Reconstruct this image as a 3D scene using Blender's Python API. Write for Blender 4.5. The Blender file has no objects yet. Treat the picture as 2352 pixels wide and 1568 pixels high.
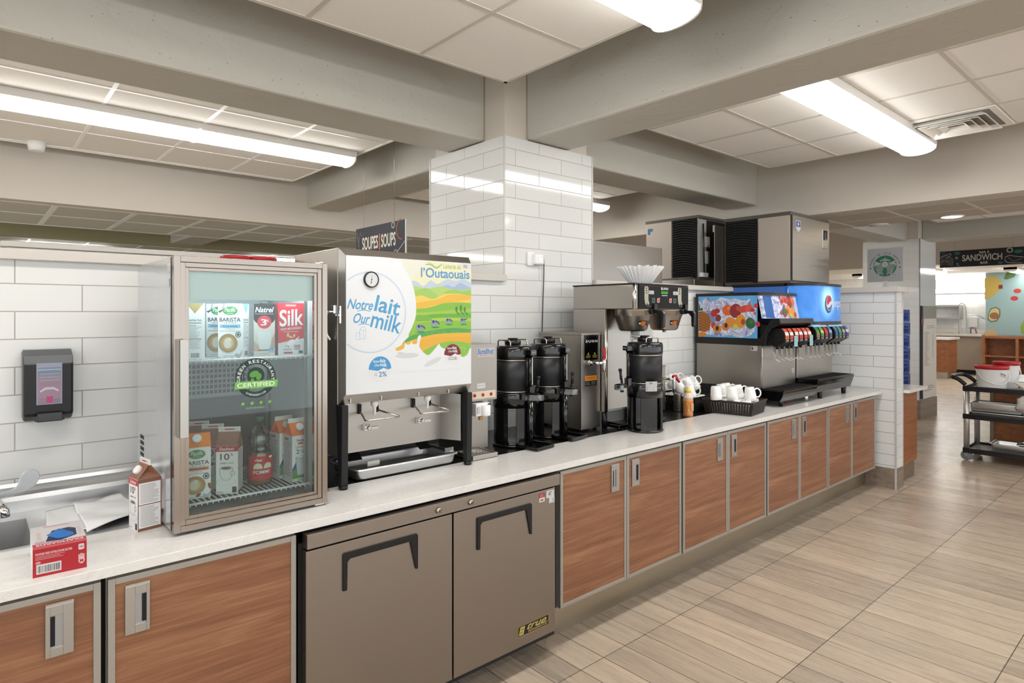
import bpy, math, random
from mathutils import Vector, Matrix
PI = math.pi
C = bpy.context.scene.collection
SC = bpy.context.scene
random.seed(7)

# ---------------------------------------------------------------- camera
cam_d = bpy.data.cameras.new('camera')
cam = bpy.data.objects.new('camera', cam_d); C.objects.link(cam)
cam.location = (0, 0, 1.64)
cam.rotation_euler = (math.radians(90), 0, math.radians(-41.306))
cam_d.sensor_width = 36; cam_d.lens = 1427 / 2352 * 36
cam_d.shift_y = -64 / 2352
cam_d.clip_start = 0.02; cam_d.clip_end = 100
SC.camera = cam

# ---------------------------------------------------------------- world, exposure
SC.view_settings.view_transform = 'Standard'
SC.view_settings.look = 'None'
SC.view_settings.gamma = 1
SC.view_settings.use_curve_mapping = False
SC.view_settings.exposure = 1.1
SC.cycles.max_bounces = 8
SC.cycles.diffuse_bounces = 5
SC.cycles.glossy_bounces = 4
SC.cycles.transmission_bounces = 8
SC.cycles.transparent_max_bounces = 12
SC.cycles.caustics_reflective = False
SC.cycles.caustics_refractive = False
SC.cycles.sample_clamp_indirect = 6
SC.cycles.use_denoising = True
wd = bpy.data.worlds.new('world'); SC.world = wd; wd.use_nodes = True
wd.node_tree.nodes['Background'].inputs[0].default_value = (.93, .965, 1.0, 1)
wd.node_tree.nodes['Background'].inputs[1].default_value = 0.95
LENS = 8.0          # emission of the fluorescent lenses

# ---------------------------------------------------------------- materials
def srgb(h):
    h = h.lstrip('#'); c = [int(h[i:i+2], 16) / 255 for i in (0, 2, 4)]
    return tuple(x / 12.92 if x <= .04045 else ((x + .055) / 1.055) ** 2.4 for x in c) + (1,)
_m = {}
def mat(name, col='#808080', rough=.5, metal=0, spec=.5, emit=0, ecol=None, alpha=1, trans=0, ior=1.45, coat=0):
    if name in _m: return _m[name]
    m = bpy.data.materials.new(name); m.use_nodes = True; b = m.node_tree.nodes['Principled BSDF']
    c = srgb(col) if isinstance(col, str) else col
    b.inputs['Base Color'].default_value = c
    b.inputs['Roughness'].default_value = rough
    b.inputs['Metallic'].default_value = metal
    b.inputs['Specular IOR Level'].default_value = spec
    b.inputs['Transmission Weight'].default_value = trans
    b.inputs['IOR'].default_value = ior
    b.inputs['Alpha'].default_value = alpha
    b.inputs['Coat Weight'].default_value = coat
    if emit:
        b.inputs['Emission Color'].default_value = srgb(ecol) if ecol else c
        b.inputs['Emission Strength'].default_value = emit
    m.diffuse_color = c
    _m[name] = m
    return m
def pr(col):
    c = srgb(col); return mat('print_' + col.lstrip('#').lower(), tuple(x * .76 for x in c[:3]) + (1,), .45)     # printed colour
class NT:
    def __init__(s, m): s.t = m.node_tree; s.b = s.t.nodes['Principled BSDF']
    def n(s, typ, **k):
        o = s.t.nodes.new(typ)
        for a, v in k.items():
            if a.startswith('i_'):
                key = a[2:].replace('_', ' ')
                o.inputs[int(key) if key.isdigit() else key].default_value = v
            else: setattr(o, a, v)
        return o
    def l(s, a, ao, b, bi): s.t.links.new(a.outputs[ao], b.inputs[bi])
    def coords(s, scale=(1, 1, 1), loc=(0, 0, 0), rot=(0, 0, 0)):
        tc = s.n('ShaderNodeTexCoord'); mp = s.n('ShaderNodeMapping')
        mp.inputs['Scale'].default_value = scale; mp.inputs['Location'].default_value = loc; mp.inputs['Rotation'].default_value = rot
        s.l(tc, 'Object', mp, 'Vector'); return mp
    def noise(s, mp, scale=1, detail=4, rough=.5, dist=0):
        n = s.n('ShaderNodeTexNoise'); n.inputs['Scale'].default_value = scale; n.inputs['Detail'].default_value = detail
        n.inputs['Roughness'].default_value = rough; n.inputs['Distortion'].default_value = dist
        s.l(mp, 0, n, 'Vector'); return n
    def ramp(s, src, out, stops):
        r = s.n('ShaderNodeValToRGB'); e = r.color_ramp.elements
        while len(e) < len(stops): e.new(.5)
        for i, (p, c) in enumerate(stops): e[i].position = p; e[i].color = srgb(c) if isinstance(c, str) else (c, c, c, 1)
        s.l(src, out, r, 'Fac'); return r
    def bump(s, src, out, strength=.2, dist=.002):
        b = s.n('ShaderNodeBump'); b.inputs['Strength'].default_value = strength; b.inputs['Distance'].default_value = dist
        s.l(src, out, b, 'Height'); s.l(b, 0, s.b, 'Normal'); return b

def tile_mat(name, axis, loc, w=.4215, h=.1052, col='#e0e1df', col2='#dcdddb', grout='#b1a9a1', rough=.07, mort=.0024):
    m = mat(name, col, rough); t = NT(m); tc = t.n('ShaderNodeTexCoord'); sp = t.n('ShaderNodeSeparateXYZ'); cb = t.n('ShaderNodeCombineXYZ')
    t.l(tc, 'Object', sp, 0); t.l(sp, axis, cb, 0); t.l(sp, 'Z', cb, 1)
    mp = t.n('ShaderNodeMapping'); mp.inputs['Location'].default_value = loc; t.l(cb, 0, mp, 0)
    b = t.n('ShaderNodeTexBrick', offset=.5, offset_frequency=2)
    b.inputs['Scale'].default_value = 1; b.inputs['Brick Width'].default_value = w; b.inputs['Row Height'].default_value = h
    b.inputs['Mortar Size'].default_value = mort; b.inputs['Mortar Smooth'].default_value = .25; b.inputs['Bias'].default_value = 0
    b.inputs['Color1'].default_value = srgb(col); b.inputs['Color2'].default_value = srgb(col2); b.inputs['Mortar'].default_value = srgb(grout)
    t.l(mp, 0, b, 'Vector'); t.l(b, 'Color', t.b, 'Base Color')
    r = t.ramp(b, 'Fac', [(0, rough), (1, .8)]); t.l(r, 0, t.b, 'Roughness')
    iv = t.n('ShaderNodeMath', operation='SUBTRACT'); iv.inputs[0].default_value = 1; t.l(b, 'Fac', iv, 1)
    t.bump(iv, 0, .35, .0015)
    return m
TILE_X = tile_mat('glazed_tile_front', 'X', (-.138, .0352, 0))
TILE_Y = tile_mat('glazed_tile_side', 'Y', (-3.21, .0352, 0))
TILE_E = tile_mat('glazed_tile_end_wall', 'Y', (-2.182, 1.0252 - .012, 0), w=.416, h=.1022, grout='#9c9084')

def steel_mat(name, col='#b9b4ad', rough=.3, axis='Z', amp=.022, streak=26):
    m = mat(name, col, rough, 1); t = NT(m)
    sc = {'Z': (streak, streak, 1.2), 'X': (1.2, streak, streak), 'Y': (streak, 1.2, streak)}[axis]
    mp = t.coords(sc); n = t.noise(mp, 1.5, 3)
    r = t.ramp(n, 'Fac', [(.3, max(rough - amp, .05)), (.7, rough + amp)]); t.l(r, 0, t.b, 'Roughness')
    return m
STEEL = steel_mat('brushed_steel', '#a8a39c', .30, 'X')
STEELV = steel_mat('brushed_steel_upright', '#9f9991', .36, 'Z')
STEELD = steel_mat('brushed_steel_doors', '#968c82', .38, 'X', .02)
STEELG = steel_mat('grey_steel', '#8b8b8b', .36, 'Z', .08)
ALU = mat('anodised_aluminium', '#b4b1ab', .34, 1)
CHROME = mat('chrome', '#d8d8d8', .1, 1)
WIRE = mat('polished_wire', '#cfcbc4', .18, 1)
BLACKP = mat('black_plastic', '#0d0d0e', .32)
BLACKM = mat('black_matte', '#141416', .6)
BLACKG = mat('black_gloss', '#060607', .12, coat=.3)
DARK = mat('dark_void', '#0a0a0a', .8)
WHITEP = mat('white_plastic', '#eeeeee', .35)
RED = mat('red_plastic', '#b01c26', .35)
CERAM = mat('white_ceramic', '#f1f1ef', .14, coat=.3)
LAM = mat('grey_trim_laminate', '#a8a49c', .4, .6)
KICK = steel_mat('kick_steel', '#aea390', .42, 'X', .08, 8)
GLASS = mat('clear_glass', '#f2fbf8', .02, trans=1, ior=1.05)
CLEARP = mat('clear_plastic', '#f4f4f4', .06, trans=.9, ior=1.2)
QUARTZ = mat('white_quartz', '#e4e2dd', .16); t = NT(QUARTZ)
mp = t.coords((1, 1, 1)); n1 = t.noise(mp, 14, 6, .6, 1.6); n2 = t.noise(mp, 60, 3)
r = t.ramp(n1, 'Fac', [(.30, '#dbd9d5'), (.48, '#e0dedb'), (.5, '#d5d2cd'), (.52, '#e0dedb'), (.8, '#e3e1de')])
mx = t.n('ShaderNodeMixRGB', blend_type='MULTIPLY'); mx.inputs[0].default_value = .05
t.l(r, 0, mx, 1); t.l(n2, 'Fac', mx, 2); t.l(mx, 0, t.b, 'Base Color')

def wood_mat(name, a, b, c, axis='X', sc=1.0, rough=.42):
    m = mat(name, b, rough); t = NT(m)
    s = {'X': (.5, 3, 9), 'Z': (14, 14, 1.1), 'Y': (14, 1.1, 14)}[axis]
    mp = t.coords(tuple(x * sc for x in s), rot=(0, .12, 0)); n = t.noise(mp, 2.0, 9, .62, 1.6)
    mp2 = t.coords(tuple(x * sc * (5 if x > 2 else 2.2) for x in s), rot=(0, .12, 0)); n2 = t.noise(mp2, 2.6, 5, .6, .8)
    mx = t.n('ShaderNodeMixRGB'); mx.inputs[0].default_value = .38; t.l(n, 'Fac', mx, 1); t.l(n2, 'Fac', mx, 2)
    r = t.ramp(mx, 0, [(.32, a), (.5, b), (.66, c)]); t.l(r, 0, t.b, 'Base Color'); t.bump(n2, 'Fac', .05, .0005)
    return m
WOOD = wood_mat('walnut_laminate', '#6f4832', '#885c41', '#a17657')
WOODB = wood_mat('brown_wood_panel', '#6d3f22', '#8f5a36', '#a06b45', 'X')
BOARD = wood_mat('brown_board', '#7c5a3d', '#94704f', '#a78463', 'Z')

FLOORM = mat('floor_plank_tile', '#b3a595', .3); t = NT(FLOORM)
tc = t.n('ShaderNodeTexCoord'); mpb = t.n('ShaderNodeMapping'); mpb.inputs['Location'].default_value = (-.043, -.018 - .0, 0); t.l(tc, 'Object', mpb, 0)
br = t.n('ShaderNodeTexBrick', offset=0, offset_frequency=2)
for k, v in (('Scale', 1), ('Brick Width', .1602), ('Row Height', .64), ('Mortar Size', .0022), ('Mortar Smooth', .1), ('Bias', 0)): br.inputs[k].default_value = v
br.inputs['Color1'].default_value = (0, 0, 0, 1); br.inputs['Color2'].default_value = (1, 1, 1, 1); br.inputs['Mortar'].default_value = (.5, .5, .5, 1)
t.l(mpb, 0, br, 'Vector')
mpn = t.coords((9, .9, 1)); n = t.noise(mpn, 1.5, 8, .62, 1.2)
mpn2 = t.coords((45, 2.2, 1)); n2 = t.noise(mpn2, 2, 5, .6, .4)
mpn3 = t.coords((1, 1, 1)); n3 = t.noise(mpn3, .7, 2)
mx = t.n('ShaderNodeMixRGB'); mx.inputs[0].default_value = .2; t.l(n, 'Fac', mx, 1); t.l(n2, 'Fac', mx, 2)
mx2 = t.n('ShaderNodeMixRGB'); mx2.inputs[0].default_value = .2; t.l(mx, 0, mx2, 1); t.l(br, 'Color', mx2, 2)
r = t.ramp(mx2, 0, [(.28, '#978a7c'), (.42, '#ae9f8e'), (.56, '#bfae9b'), (.7, '#ccbaa5')])
mo = t.n('ShaderNodeMixRGB'); mo.inputs[2].default_value = srgb('#544c44'); t.l(br, 'Fac', mo, 0); t.l(r, 0, mo, 1); t.l(mo, 0, t.b, 'Base Color')
rr = t.ramp(n2, 'Fac', [(.3, .22), (.7, .36)]); t.l(rr, 0, t.b, 'Roughness')
iv = t.n('ShaderNodeMath', operation='SUBTRACT'); iv.inputs[0].default_value = 1; t.l(br, 'Fac', iv, 1); t.bump(iv, 0, .3, .001)

CONC = mat('painted_concrete', '#bdbab0', .55); t = NT(CONC)
mp = t.coords((1, 1, 1)); n = t.noise(mp, 30, 6, .7); v = t.n('ShaderNodeTexVoronoi'); v.inputs['Scale'].default_value = 26; t.l(mp, 0, v, 'Vector')
r = t.ramp(v, 'Distance', [(.0, 0.0), (.09, 1.0)]); nn = t.noise(mp, 3.2, 3); rn = t.ramp(nn, 'Fac', [(.52, 0.0), (.66, 1.0)])
mxx = t.n('ShaderNodeMixRGB', blend_type='ADD'); mxx.inputs[0].default_value = .8; t.l(r, 0, mxx, 1); t.l(rn, 0, mxx, 2)
mm = t.n('ShaderNodeMixRGB', blend_type='ADD'); mm.inputs[0].default_value = .35; t.l(mxx, 0, mm, 1); t.l(n, 'Fac', mm, 2); t.bump(mm, 0, .9, .006)
PAINT = mat('beige_wall_paint', '#d2cabe', .55)
PAINTD = mat('olive_wall_paint', '#9d9877', .6)
CAP = mat('cap_solid_surface', '#cbc6be', .3)
ACT = mat('acoustic_ceiling_tile', '#e6e2db', .85); t = NT(ACT)
mp = t.coords((1, 1, 1)); n = t.noise(mp, 160, 4, .7); r = t.ramp(n, 'Fac', [(.3, '#eae7e1'), (.6, '#f3f1ec')]); t.l(r, 0, t.b, 'Base Color')
TBAR = mat('ceiling_grid_bar', '#cdc7bd', .5)
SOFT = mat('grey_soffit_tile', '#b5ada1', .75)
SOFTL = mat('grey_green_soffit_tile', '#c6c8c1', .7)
LENSM = mat('lit_lens', '#ffffff', .4, emit=LENS, ecol='#fffdf9')
HOUS = mat('fixture_housing', '#e8e6e2', .4)

# ---------------------------------------------------------------- mesh builder
ORG = {}
class MB:
    def __init__(s): s.v = []; s.f = []; s.m = []; s.s = []; s.mats = []; s.T = None
    def mi(s, m):
        if m is None: return -1
        if m not in s.mats: s.mats.append(m)
        return s.mats.index(m)
    def add(s, vs, fs, m=None, smooth=False):
        o = len(s.v); k = s.mi(m)
        for p in vs:
            p = Vector(p)
            if s.T is not None: p = s.T @ p
            s.v.append(p)
        for f in fs: s.f.append([o + i for i in f]); s.m.append(k); s.s.append(smooth)
        return s
    def box(s, x0, y0, z0, x1, y1, z1, m=None):
        x0, x1 = sorted((x0, x1)); y0, y1 = sorted((y0, y1)); z0, z1 = sorted((z0, z1))
        return s.add([(x0, y0, z0), (x1, y0, z0), (x1, y1, z0), (x0, y1, z0), (x0, y0, z1), (x1, y0, z1), (x1, y1, z1), (x0, y1, z1)],
                     [(0, 3, 2, 1), (4, 5, 6, 7), (0, 1, 5, 4), (1, 2, 6, 5), (2, 3, 7, 6), (3, 0, 4, 7)], m)
    def fbox(s, x0, y0, z0, x1, y1, z1, mx, my, mz):   # a material for each pair of faces
        return s.add([(x0, y0, z0), (x1, y0, z0), (x1, y1, z0), (x0, y1, z0), (x0, y0, z1), (x1, y0, z1), (x1, y1, z1), (x0, y1, z1)], [(0, 3, 2, 1), (4, 5, 6, 7)], mz) and \
            s._ff(len(s.v) - 8, mx, my)
    def _ff(s, o, mx, my):
        for f, m in (((0, 1, 5, 4), my), ((1, 2, 6, 5), mx), ((2, 3, 7, 6), my), ((3, 0, 4, 7), mx)):
            s.f.append([o + i for i in f]); s.m.append(s.mi(m)); s.s.append(False)
        return s
    def hexa(s, bot, top, m=None):       # bot/top: four points each, same winding (ccw from above)
        return s.add(list(bot) + list(top), [(0, 3, 2, 1), (4, 5, 6, 7), (0, 1, 5, 4), (1, 2, 6, 5), (2, 3, 7, 6), (3, 0, 4, 7)], m)
    def lathe(s, prof, c=(0, 0, 0), n=28, m=None, axis='Z', smooth=True, sx=1, sy=1):
        vs = []; fs = []
        for (r, z) in prof:
            for i in range(n):
                a = 2 * PI * i / n; p = (r * math.cos(a) * sx, r * math.sin(a) * sy, z)
                if axis == 'X': p = (p[2], p[0], p[1])
                if axis == 'Y': p = (p[0], p[2], p[1])
                vs.append((p[0] + c[0], p[1] + c[1], p[2] + c[2]))
        for j in range(len(prof) - 1):
            for i in range(n):
                a, b = j * n + i, j * n + (i + 1) % n
                q = (a, b, b + n, a + n)
                fs.append(q if axis != 'Y' else q[::-1])
        s.add(vs, fs, m, smooth)
        o = len(s.v) - len(vs); k = s.mi(m)
        if prof[0][0] > 1e-5: s.f.append([o + i for i in range(n)][::-1] if axis != 'Y' else [o + i for i in range(n)]); s.m.append(k); s.s.append(False)
        if prof[-1][0] > 1e-5:
            o2 = o + (len(prof) - 1) * n; s.f.append([o2 + i for i in range(n)] if axis != 'Y' else [o2 + i for i in range(n)][::-1]); s.m.append(k); s.s.append(False)
        return s
    def cyl(s, c, r, h, n=20, m=None, axis='Z', r2=None):
        return s.lathe([(r, 0), (r if r2 is None else r2, h)], c, n, m, axis)
    def tube(s, pts, r, n=8, m=None, close=False):
        pts = [Vector(p) for p in pts]; vs = []; fs = []; N = len(pts); up = None
        for i, p in enumerate(pts):
            a = pts[(i - 1) % N] if (i or close) else p; b = pts[(i + 1) % N] if (i < N - 1 or close) else p
            t = (b - a).normalized()
            if up is None:
                up = Vector((0, 0, 1)) if abs(t.z) < .9 else Vector((1, 0, 0))
            u = t.cross(up).normalized(); w = u.cross(t).normalized(); up = w
            for k in range(n):
                g = 2 * PI * k / n; vs.append(p + (u * math.cos(g) + w * math.sin(g)) * r)
        M = N if close else N - 1
        for i in range(M):
            for k in range(n):
                a, b = i * n + k, i * n + (k + 1) % n; c, d = ((i + 1) % N) * n + (k + 1) % n, ((i + 1) % N) * n + k
                fs.append((a, d, c, b))
        s.add(vs, fs, m, True)
        if not close:
            o = len(s.v) - len(vs); k = s.mi(m)
            s.f.append([o + i for i in range(n)]); s.m.append(k); s.s.append(False)
            s.f.append([o + (N - 1) * n + i for i in range(n)][::-1]); s.m.append(k); s.s.append(False)
        return s
    def prism(s, poly, a, b, axis='Y', m=None):
        # poly in the plane across the axis: Y -> (x,z), X -> (y,z), Z -> (x,y)
        n = len(poly)
        def P(q, w):
            return {'Y': (q[0], w, q[1]), 'X': (w, q[0], q[1]), 'Z': (q[0], q[1], w)}[axis]
        ar = sum(poly[i][0] * poly[(i + 1) % n][1] - poly[(i + 1) % n][0] * poly[i][1] for i in range(n))
        flip = (ar < 0) != (axis == 'Y')
        lo, hi = sorted((a, b)); vs = [P(q, lo) for q in poly] + [P(q, hi) for q in poly]
        fs = [tuple(range(n))[::-1], tuple(range(n, 2 * n))] + [(i, (i + 1) % n, n + (i + 1) % n, n + i) for i in range(n)]
        if flip: fs = [f[::-1] for f in fs]
        return s.add(vs, fs, m)
    def ring(s, x0, z0, x1, z1, w, y0, y1, m=None, wt=None, wb=None):   # rectangular frame in the XZ plane
        wt = w if wt is None else wt; wb = w if wb is None else wb
        s.box(x0, y0, z0, x0 + w, y1, z1, m); s.box(x1 - w, y0, z0, x1, y1, z1, m)
        s.box(x0 + w, y0, z1 - wt, x1 - w, y1, z1, m); s.box(x0 + w, y0, z0, x1 - w, y1, z0 + wb, m); return s
    def build(s, name, m=None, parent=None, bevel=0, seg=2, kind=None):
        me = bpy.data.meshes.new(name)
        root = parent
        while root is not None and root.parent is not None: root = root.parent
        o0 = ORG.get(root.name, Vector((0, 0, 0))) if root is not None else Vector((0, 0, 0))
        me.from_pydata([tuple(v - o0) for v in s.v], [], s.f)
        mats = list(s.mats)
        if -1 in s.m:
            d = m or ALU
            if d not in mats: mats.append(d)
            s.m = [mats.index(d) if k < 0 else k for k in s.m]
        for q in mats: me.materials.append(q)
        me.polygons.foreach_set('material_index', s.m); me.polygons.foreach_set('use_smooth', s.s)
        me.validate(); me.update()
        o = bpy.data.objects.new(name, me); C.objects.link(o)
        if parent is not None: o.parent = parent
        if bevel:
            b = o.modifiers.new('bevel', 'BEVEL'); b.width = bevel; b.segments = seg; b.limit_method = 'ANGLE'; b.angle_limit = math.radians(40)
        if kind: o['kind'] = kind
        return o
def tag(o, label, cat, group=None, kind=None):
    o['label'] = label; o['category'] = cat
    if group: o['group'] = group
    if kind: o['kind'] = kind
    return o
def thing(name, label, cat, loc=(0, 0, 0), group=None):
    o = bpy.data.objects.new(name, None); C.objects.link(o); o.location = loc; o.empty_display_size = .05
    tag(o, label, cat, group); ORG[o.name] = Vector(loc); return o
def place(o, loc, rz=0, rx=0, ry=0): o.location = loc; o.rotation_euler = (rx, ry, rz); return o
def dup(root, loc, rz=0, label=None, group=None, rx=0, ry=0):
    def cp(o, par):
        c = o.copy(); C.objects.link(c)
        if par is not None: c.parent = par
        for ch in o.children: cp(ch, c)
        return c
    r = cp(root, None); r.location = loc; r.rotation_euler = (rx, ry, rz)
    if label: r['label'] = label
    if group: r['group'] = group
    return r
def struct(name, mb, m, bevel=0): return mb.build(name, m, None, bevel, kind='structure')

# ---------------------------------------------------------------- flat print: shapes and lettering a hair above a surface
_tx = {}
def text_mesh(s, bold=0, shear=0, sp=1.0):
    k = (s, bold, shear, sp)
    if k in _tx: return _tx[k]
    cu = bpy.data.curves.new('t', 'FONT'); cu.body = s; cu.offset = min(bold, .018); cu.shear = shear; cu.resolution_u = 5; cu.space_character = sp
    ob = bpy.data.objects.new('t', cu); C.objects.link(ob); bpy.context.view_layer.update()
    me = bpy.data.meshes.new_from_object(ob)
    vs = [(v.co.x, v.co.y) for v in me.vertices]; fs = [tuple(p.vertices) for p in me.polygons]
    bpy.data.objects.remove(ob); bpy.data.curves.remove(cu); bpy.data.meshes.remove(me)
    xs = [v[0] for v in vs]; ys = [v[1] for v in vs]
    _tx[k] = (vs, fs, min(xs), max(xs), min(ys), max(ys)); return _tx[k]
class Art:
    def __init__(s, O, U=(1, 0, 0), V=(0, 0, 1), warp=None, step=0, base=.0004, micro=.000012):
        s.micro = micro if warp is None else .00012; s.j = 0; s.fz = 0
        s.O = Vector(O); s.U = Vector(U).normalized(); s.V = Vector(V).normalized(); s.N = s.U.cross(s.V); s.mb = MB(); s.k = 0; s.w = warp; s.step = step; s.base = base
    def up(s): return s
    def grp(s, on):
        s.fz += on; s.j += (s.fz == 0)
    def P(s, u, v):
        h = s.base + s.micro * s.j
        if s.w: return s.w(u, v, h)
        return s.O + s.U * u + s.V * v + s.N * h
    def poly(s, pts, col):
        ar = sum(pts[i][0] * pts[(i + 1) % len(pts)][1] - pts[(i + 1) % len(pts)][0] * pts[i][1] for i in range(len(pts)))
        if ar < 0: pts = pts[::-1]
        s.mb.add([s.P(*p) for p in pts], [tuple(range(len(pts)))], pr(col) if isinstance(col, str) else col)
        if not s.fz: s.j += 1
        return s
    def rect(s, u0, v0, u1, v1, col, r=0):
        if r <= 0: return s.poly([(u0, v0), (u1, v0), (u1, v1), (u0, v1)], col)
        p = []
        for cx, cy, a0 in ((u1 - r, v0 + r, -90), (u1 - r, v1 - r, 0), (u0 + r, v1 - r, 90), (u0 + r, v0 + r, 180)):
            for i in range(5): a = math.radians(a0 + i * 22.5); p.append((cx + r * math.cos(a), cy + r * math.sin(a)))
        return s.poly(p, col)
    def ell(s, u, v, a, b, col, rot=0, n=24, a0=0, a1=360):
        p = []; full = abs(a1 - a0) >= 360
        for i in range(n + (0 if full else 1)):
            t = math.radians(a0 + (a1 - a0) * i / n); x, y = a * math.cos(t), b * math.sin(t); c, d = math.cos(math.radians(rot)), math.sin(math.radians(rot)); p.append((u + x * c - y * d, v + x * d + y * c))
        return s.poly(p, col)
    def hoop(s, u, v, r, w, col, n=40, a0=0, a1=360, ry=None):
        s.grp(1)
        ry = ry or r; k = ry / r
        for i in range(n):
            t0, t1 = (math.radians(a0 + (a1 - a0) * j / n) for j in (i, i + 1))
            s.poly([(u + q * math.cos(t), v + q * k * math.sin(t)) for q, t in ((r - w, t0), (r, t0), (r, t1), (r - w, t1))], col)
        s.grp(-1); return s
    def line(s, pts, w, col):
        s.grp(1)
        for (x0, y0), (x1, y1) in zip(pts, pts[1:]):
            d = math.hypot(x1 - x0, y1 - y0) or 1; nx, ny = -(y1 - y0) / d * w / 2, (x1 - x0) / d * w / 2
            s.poly([(x0 + nx, y0 + ny), (x0 - nx, y0 - ny), (x1 - nx, y1 - ny), (x1 + nx, y1 + ny)], col)
        s.grp(-1); return s
    def text(s, t, u0, v0, u1, v1, col, bold=.0, shear=0, rot=0, keep=False):
        vs, fs, a, b, c, d = text_mesh(t, bold, shear); W, H = u1 - u0, v1 - v0
        kx, ky = W / (b - a), H / (d - c)
        if keep: kx = min(kx, ky)
        cu, cv = (u0 + u1) / 2, (v0 + v1) / 2; co, si = math.cos(math.radians(rot)), math.sin(math.radians(rot)); out = []
        for x, y in vs:
            x = (x - (a + b) / 2) * kx; y = (y - (c + d) / 2) * ky; out.append(s.P(cu + x * co - y * si, cv + x * si + y * co))
        s.mb.add(out, fs, pr(col) if isinstance(col, str) else col)
        if not s.fz: s.j += 1
        return s
    def arc(s, t, u, v, r, h, a0, a1, col, bold=.02, flip=False):
        s.grp(1)
        n = len(t)
        for i, ch in enumerate(t):
            if ch == ' ': continue
            a = a0 + (a1 - a0) * (i + .5) / n; th = math.radians(a); x, y = u + r * math.cos(th), v + r * math.sin(th)
            w = abs(math.radians(a1 - a0)) * r / n * (.38 if ch not in 'I1l.' else .14)
            s.text(ch, x - w, y - h / 2, x + w, y + h / 2, col, bold, 0, a - 90 if not flip else a + 90)
        s.grp(-1); return s
    def lines(s, u0, v0, u1, v1, n, col, th=.35, ragged=.3, gap=None):
        s.grp(1)
        d = (v1 - v0) / n
        for i in range(n):
            e = u1 - (u1 - u0) * ragged * random.random(); y = v1 - d * (i + .5); s.rect(u0, y - d * th / 2, e, y + d * th / 2, col)
        s.grp(-1); return s
    def bars(s, u0, v0, u1, v1, col='#222222', n=16):
        s.grp(1)
        x = u0; w = (u1 - u0) / (n * 2)
        while x < u1 - w: q = w * random.choice((.5, 1, 1.5)); s.rect(x, v0, min(x + q, u1), v1, col); x += q + w * random.choice((.6, 1, 1.4))
        s.grp(-1); return s
    def build(s, name, parent): return s.mb.build(name, None, parent)
FX = ((1, 0, 0), (0, 0, 1))       # print on a face that looks towards -Y
SX = ((0, -1, 0), (0, 0, 1))      # print on a face that looks towards -X
def crv(pts, n=14):        # smooth curve through points
    out = []
    P_ = [pts[0]] + list(pts) + [pts[-1]]
    for i in range(1, len(P_) - 2):
        p0, p1, p2, p3 = P_[i-1:i+3]
        for j in range(n):
            s_ = j / n; out.append(tuple(.5 * ((2 * p1[c]) + (-p0[c] + p2[c]) * s_ + (2 * p0[c] - 5 * p1[c] + 4 * p2[c] - p3[c]) * s_ ** 2 + (-p0[c] + 3 * p1[c] - 3 * p2[c] + p3[c]) * s_ ** 3) for c in range(len(p1))))
    out.append(tuple(pts[-1])); return out
# ================================================================ the setting
struct('floor', MB().box(-7, -6, -.05, 24, 16, 0), FLOORM)
struct('ceiling', MB().box(-7, -6, 3.62, 24, 16, 3.7), PAINT)
WALLF = MB().fbox(-4, 3.0, 0, 2.57, 3.16, 1.845, TILE_Y, TILE_X, CAP); WALLF.fbox(3.41, 3.0, 0, 6.52, 3.16, 1.845, TILE_Y, TILE_X, CAP)
struct('wall_front', WALLF, TILE_X)
struct('trim_1', MB().box(-4, 2.965, 1.843, 2.566, 3.2, 1.884).box(3.414, 2.965, 1.843, 6.49, 3.2, 1.884), CAP, .003)
col = MB().fbox(2.57, 3.0, 0, 3.41, 3.84, 2.775, TILE_Y, TILE_X, CAP)
cw = col.build('wall_column', None, None, kind='structure')
MB().box(2.565, 2.995, 1.885, 2.575, 3.004, 2.777).box(3.404, 2.995, 1.885, 3.414, 3.004, 2.777).box(2.565, 3.834, 1.9, 2.575, 3.844, 2.777).build('corner_trim', CAP, cw)
struct('wall_column_core', MB().box(2.6, 3.03, 2.775, 3.38, 3.81, 3.62), PAINT)
we = MB().fbox(6.52, 1.99, 0, 6.70, 3.0, 1.845, TILE_E, TILE_X, CAP)
we = we.build('wall_end', None, None, kind='structure')
MB().box(6.514, 1.984, 0, 6.526, 1.998, 1.845).box(6.694, 1.984, 0, 6.706, 1.998, 1.845).build('corner_trim', mat('pale_metal_trim', '#c4c4c8', .4, .2), we)
struct('trim_2', MB().box(6.485, 1.955, 1.843, 6.735, 3.0, 1.893), CAP, .003)
BASET = wood_mat('wood_look_base_tile', '#6a5d50', '#857668', '#9b8a79', 'X')
struct('baseboard_end', MB().box(6.508, 1.998, 0, 6.52, 2.3, .19).box(6.53, 1.978, 0, 6.69, 1.99, .19), BASET, .001)

# concrete beams on the column grid
def beam(name, x0, y0, x1, y1, z0=2.785, z1=3.62):
    struct(name, MB().box(x0, y0, z0, x1, y1, z1), CONC, .018)
beam('ceiling_beam', -7, 3.23, 2.6, 3.63); beam('ceiling_beam', 3.38, 3.23, 6.31, 3.63)
beam('ceiling_beam', 2.785, -6, 3.19, 3.03); beam('ceiling_beam', 2.785, 3.81, 3.19, 6.56)
beam('ceiling_beam', 11.27, -6, 11.68, 3.08); beam('ceiling_beam', 7.5, 3.23, 11.1, 3.63); beam('ceiling_beam', 2.1, 8.35, 2.5, 9.5, 2.60)
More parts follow.
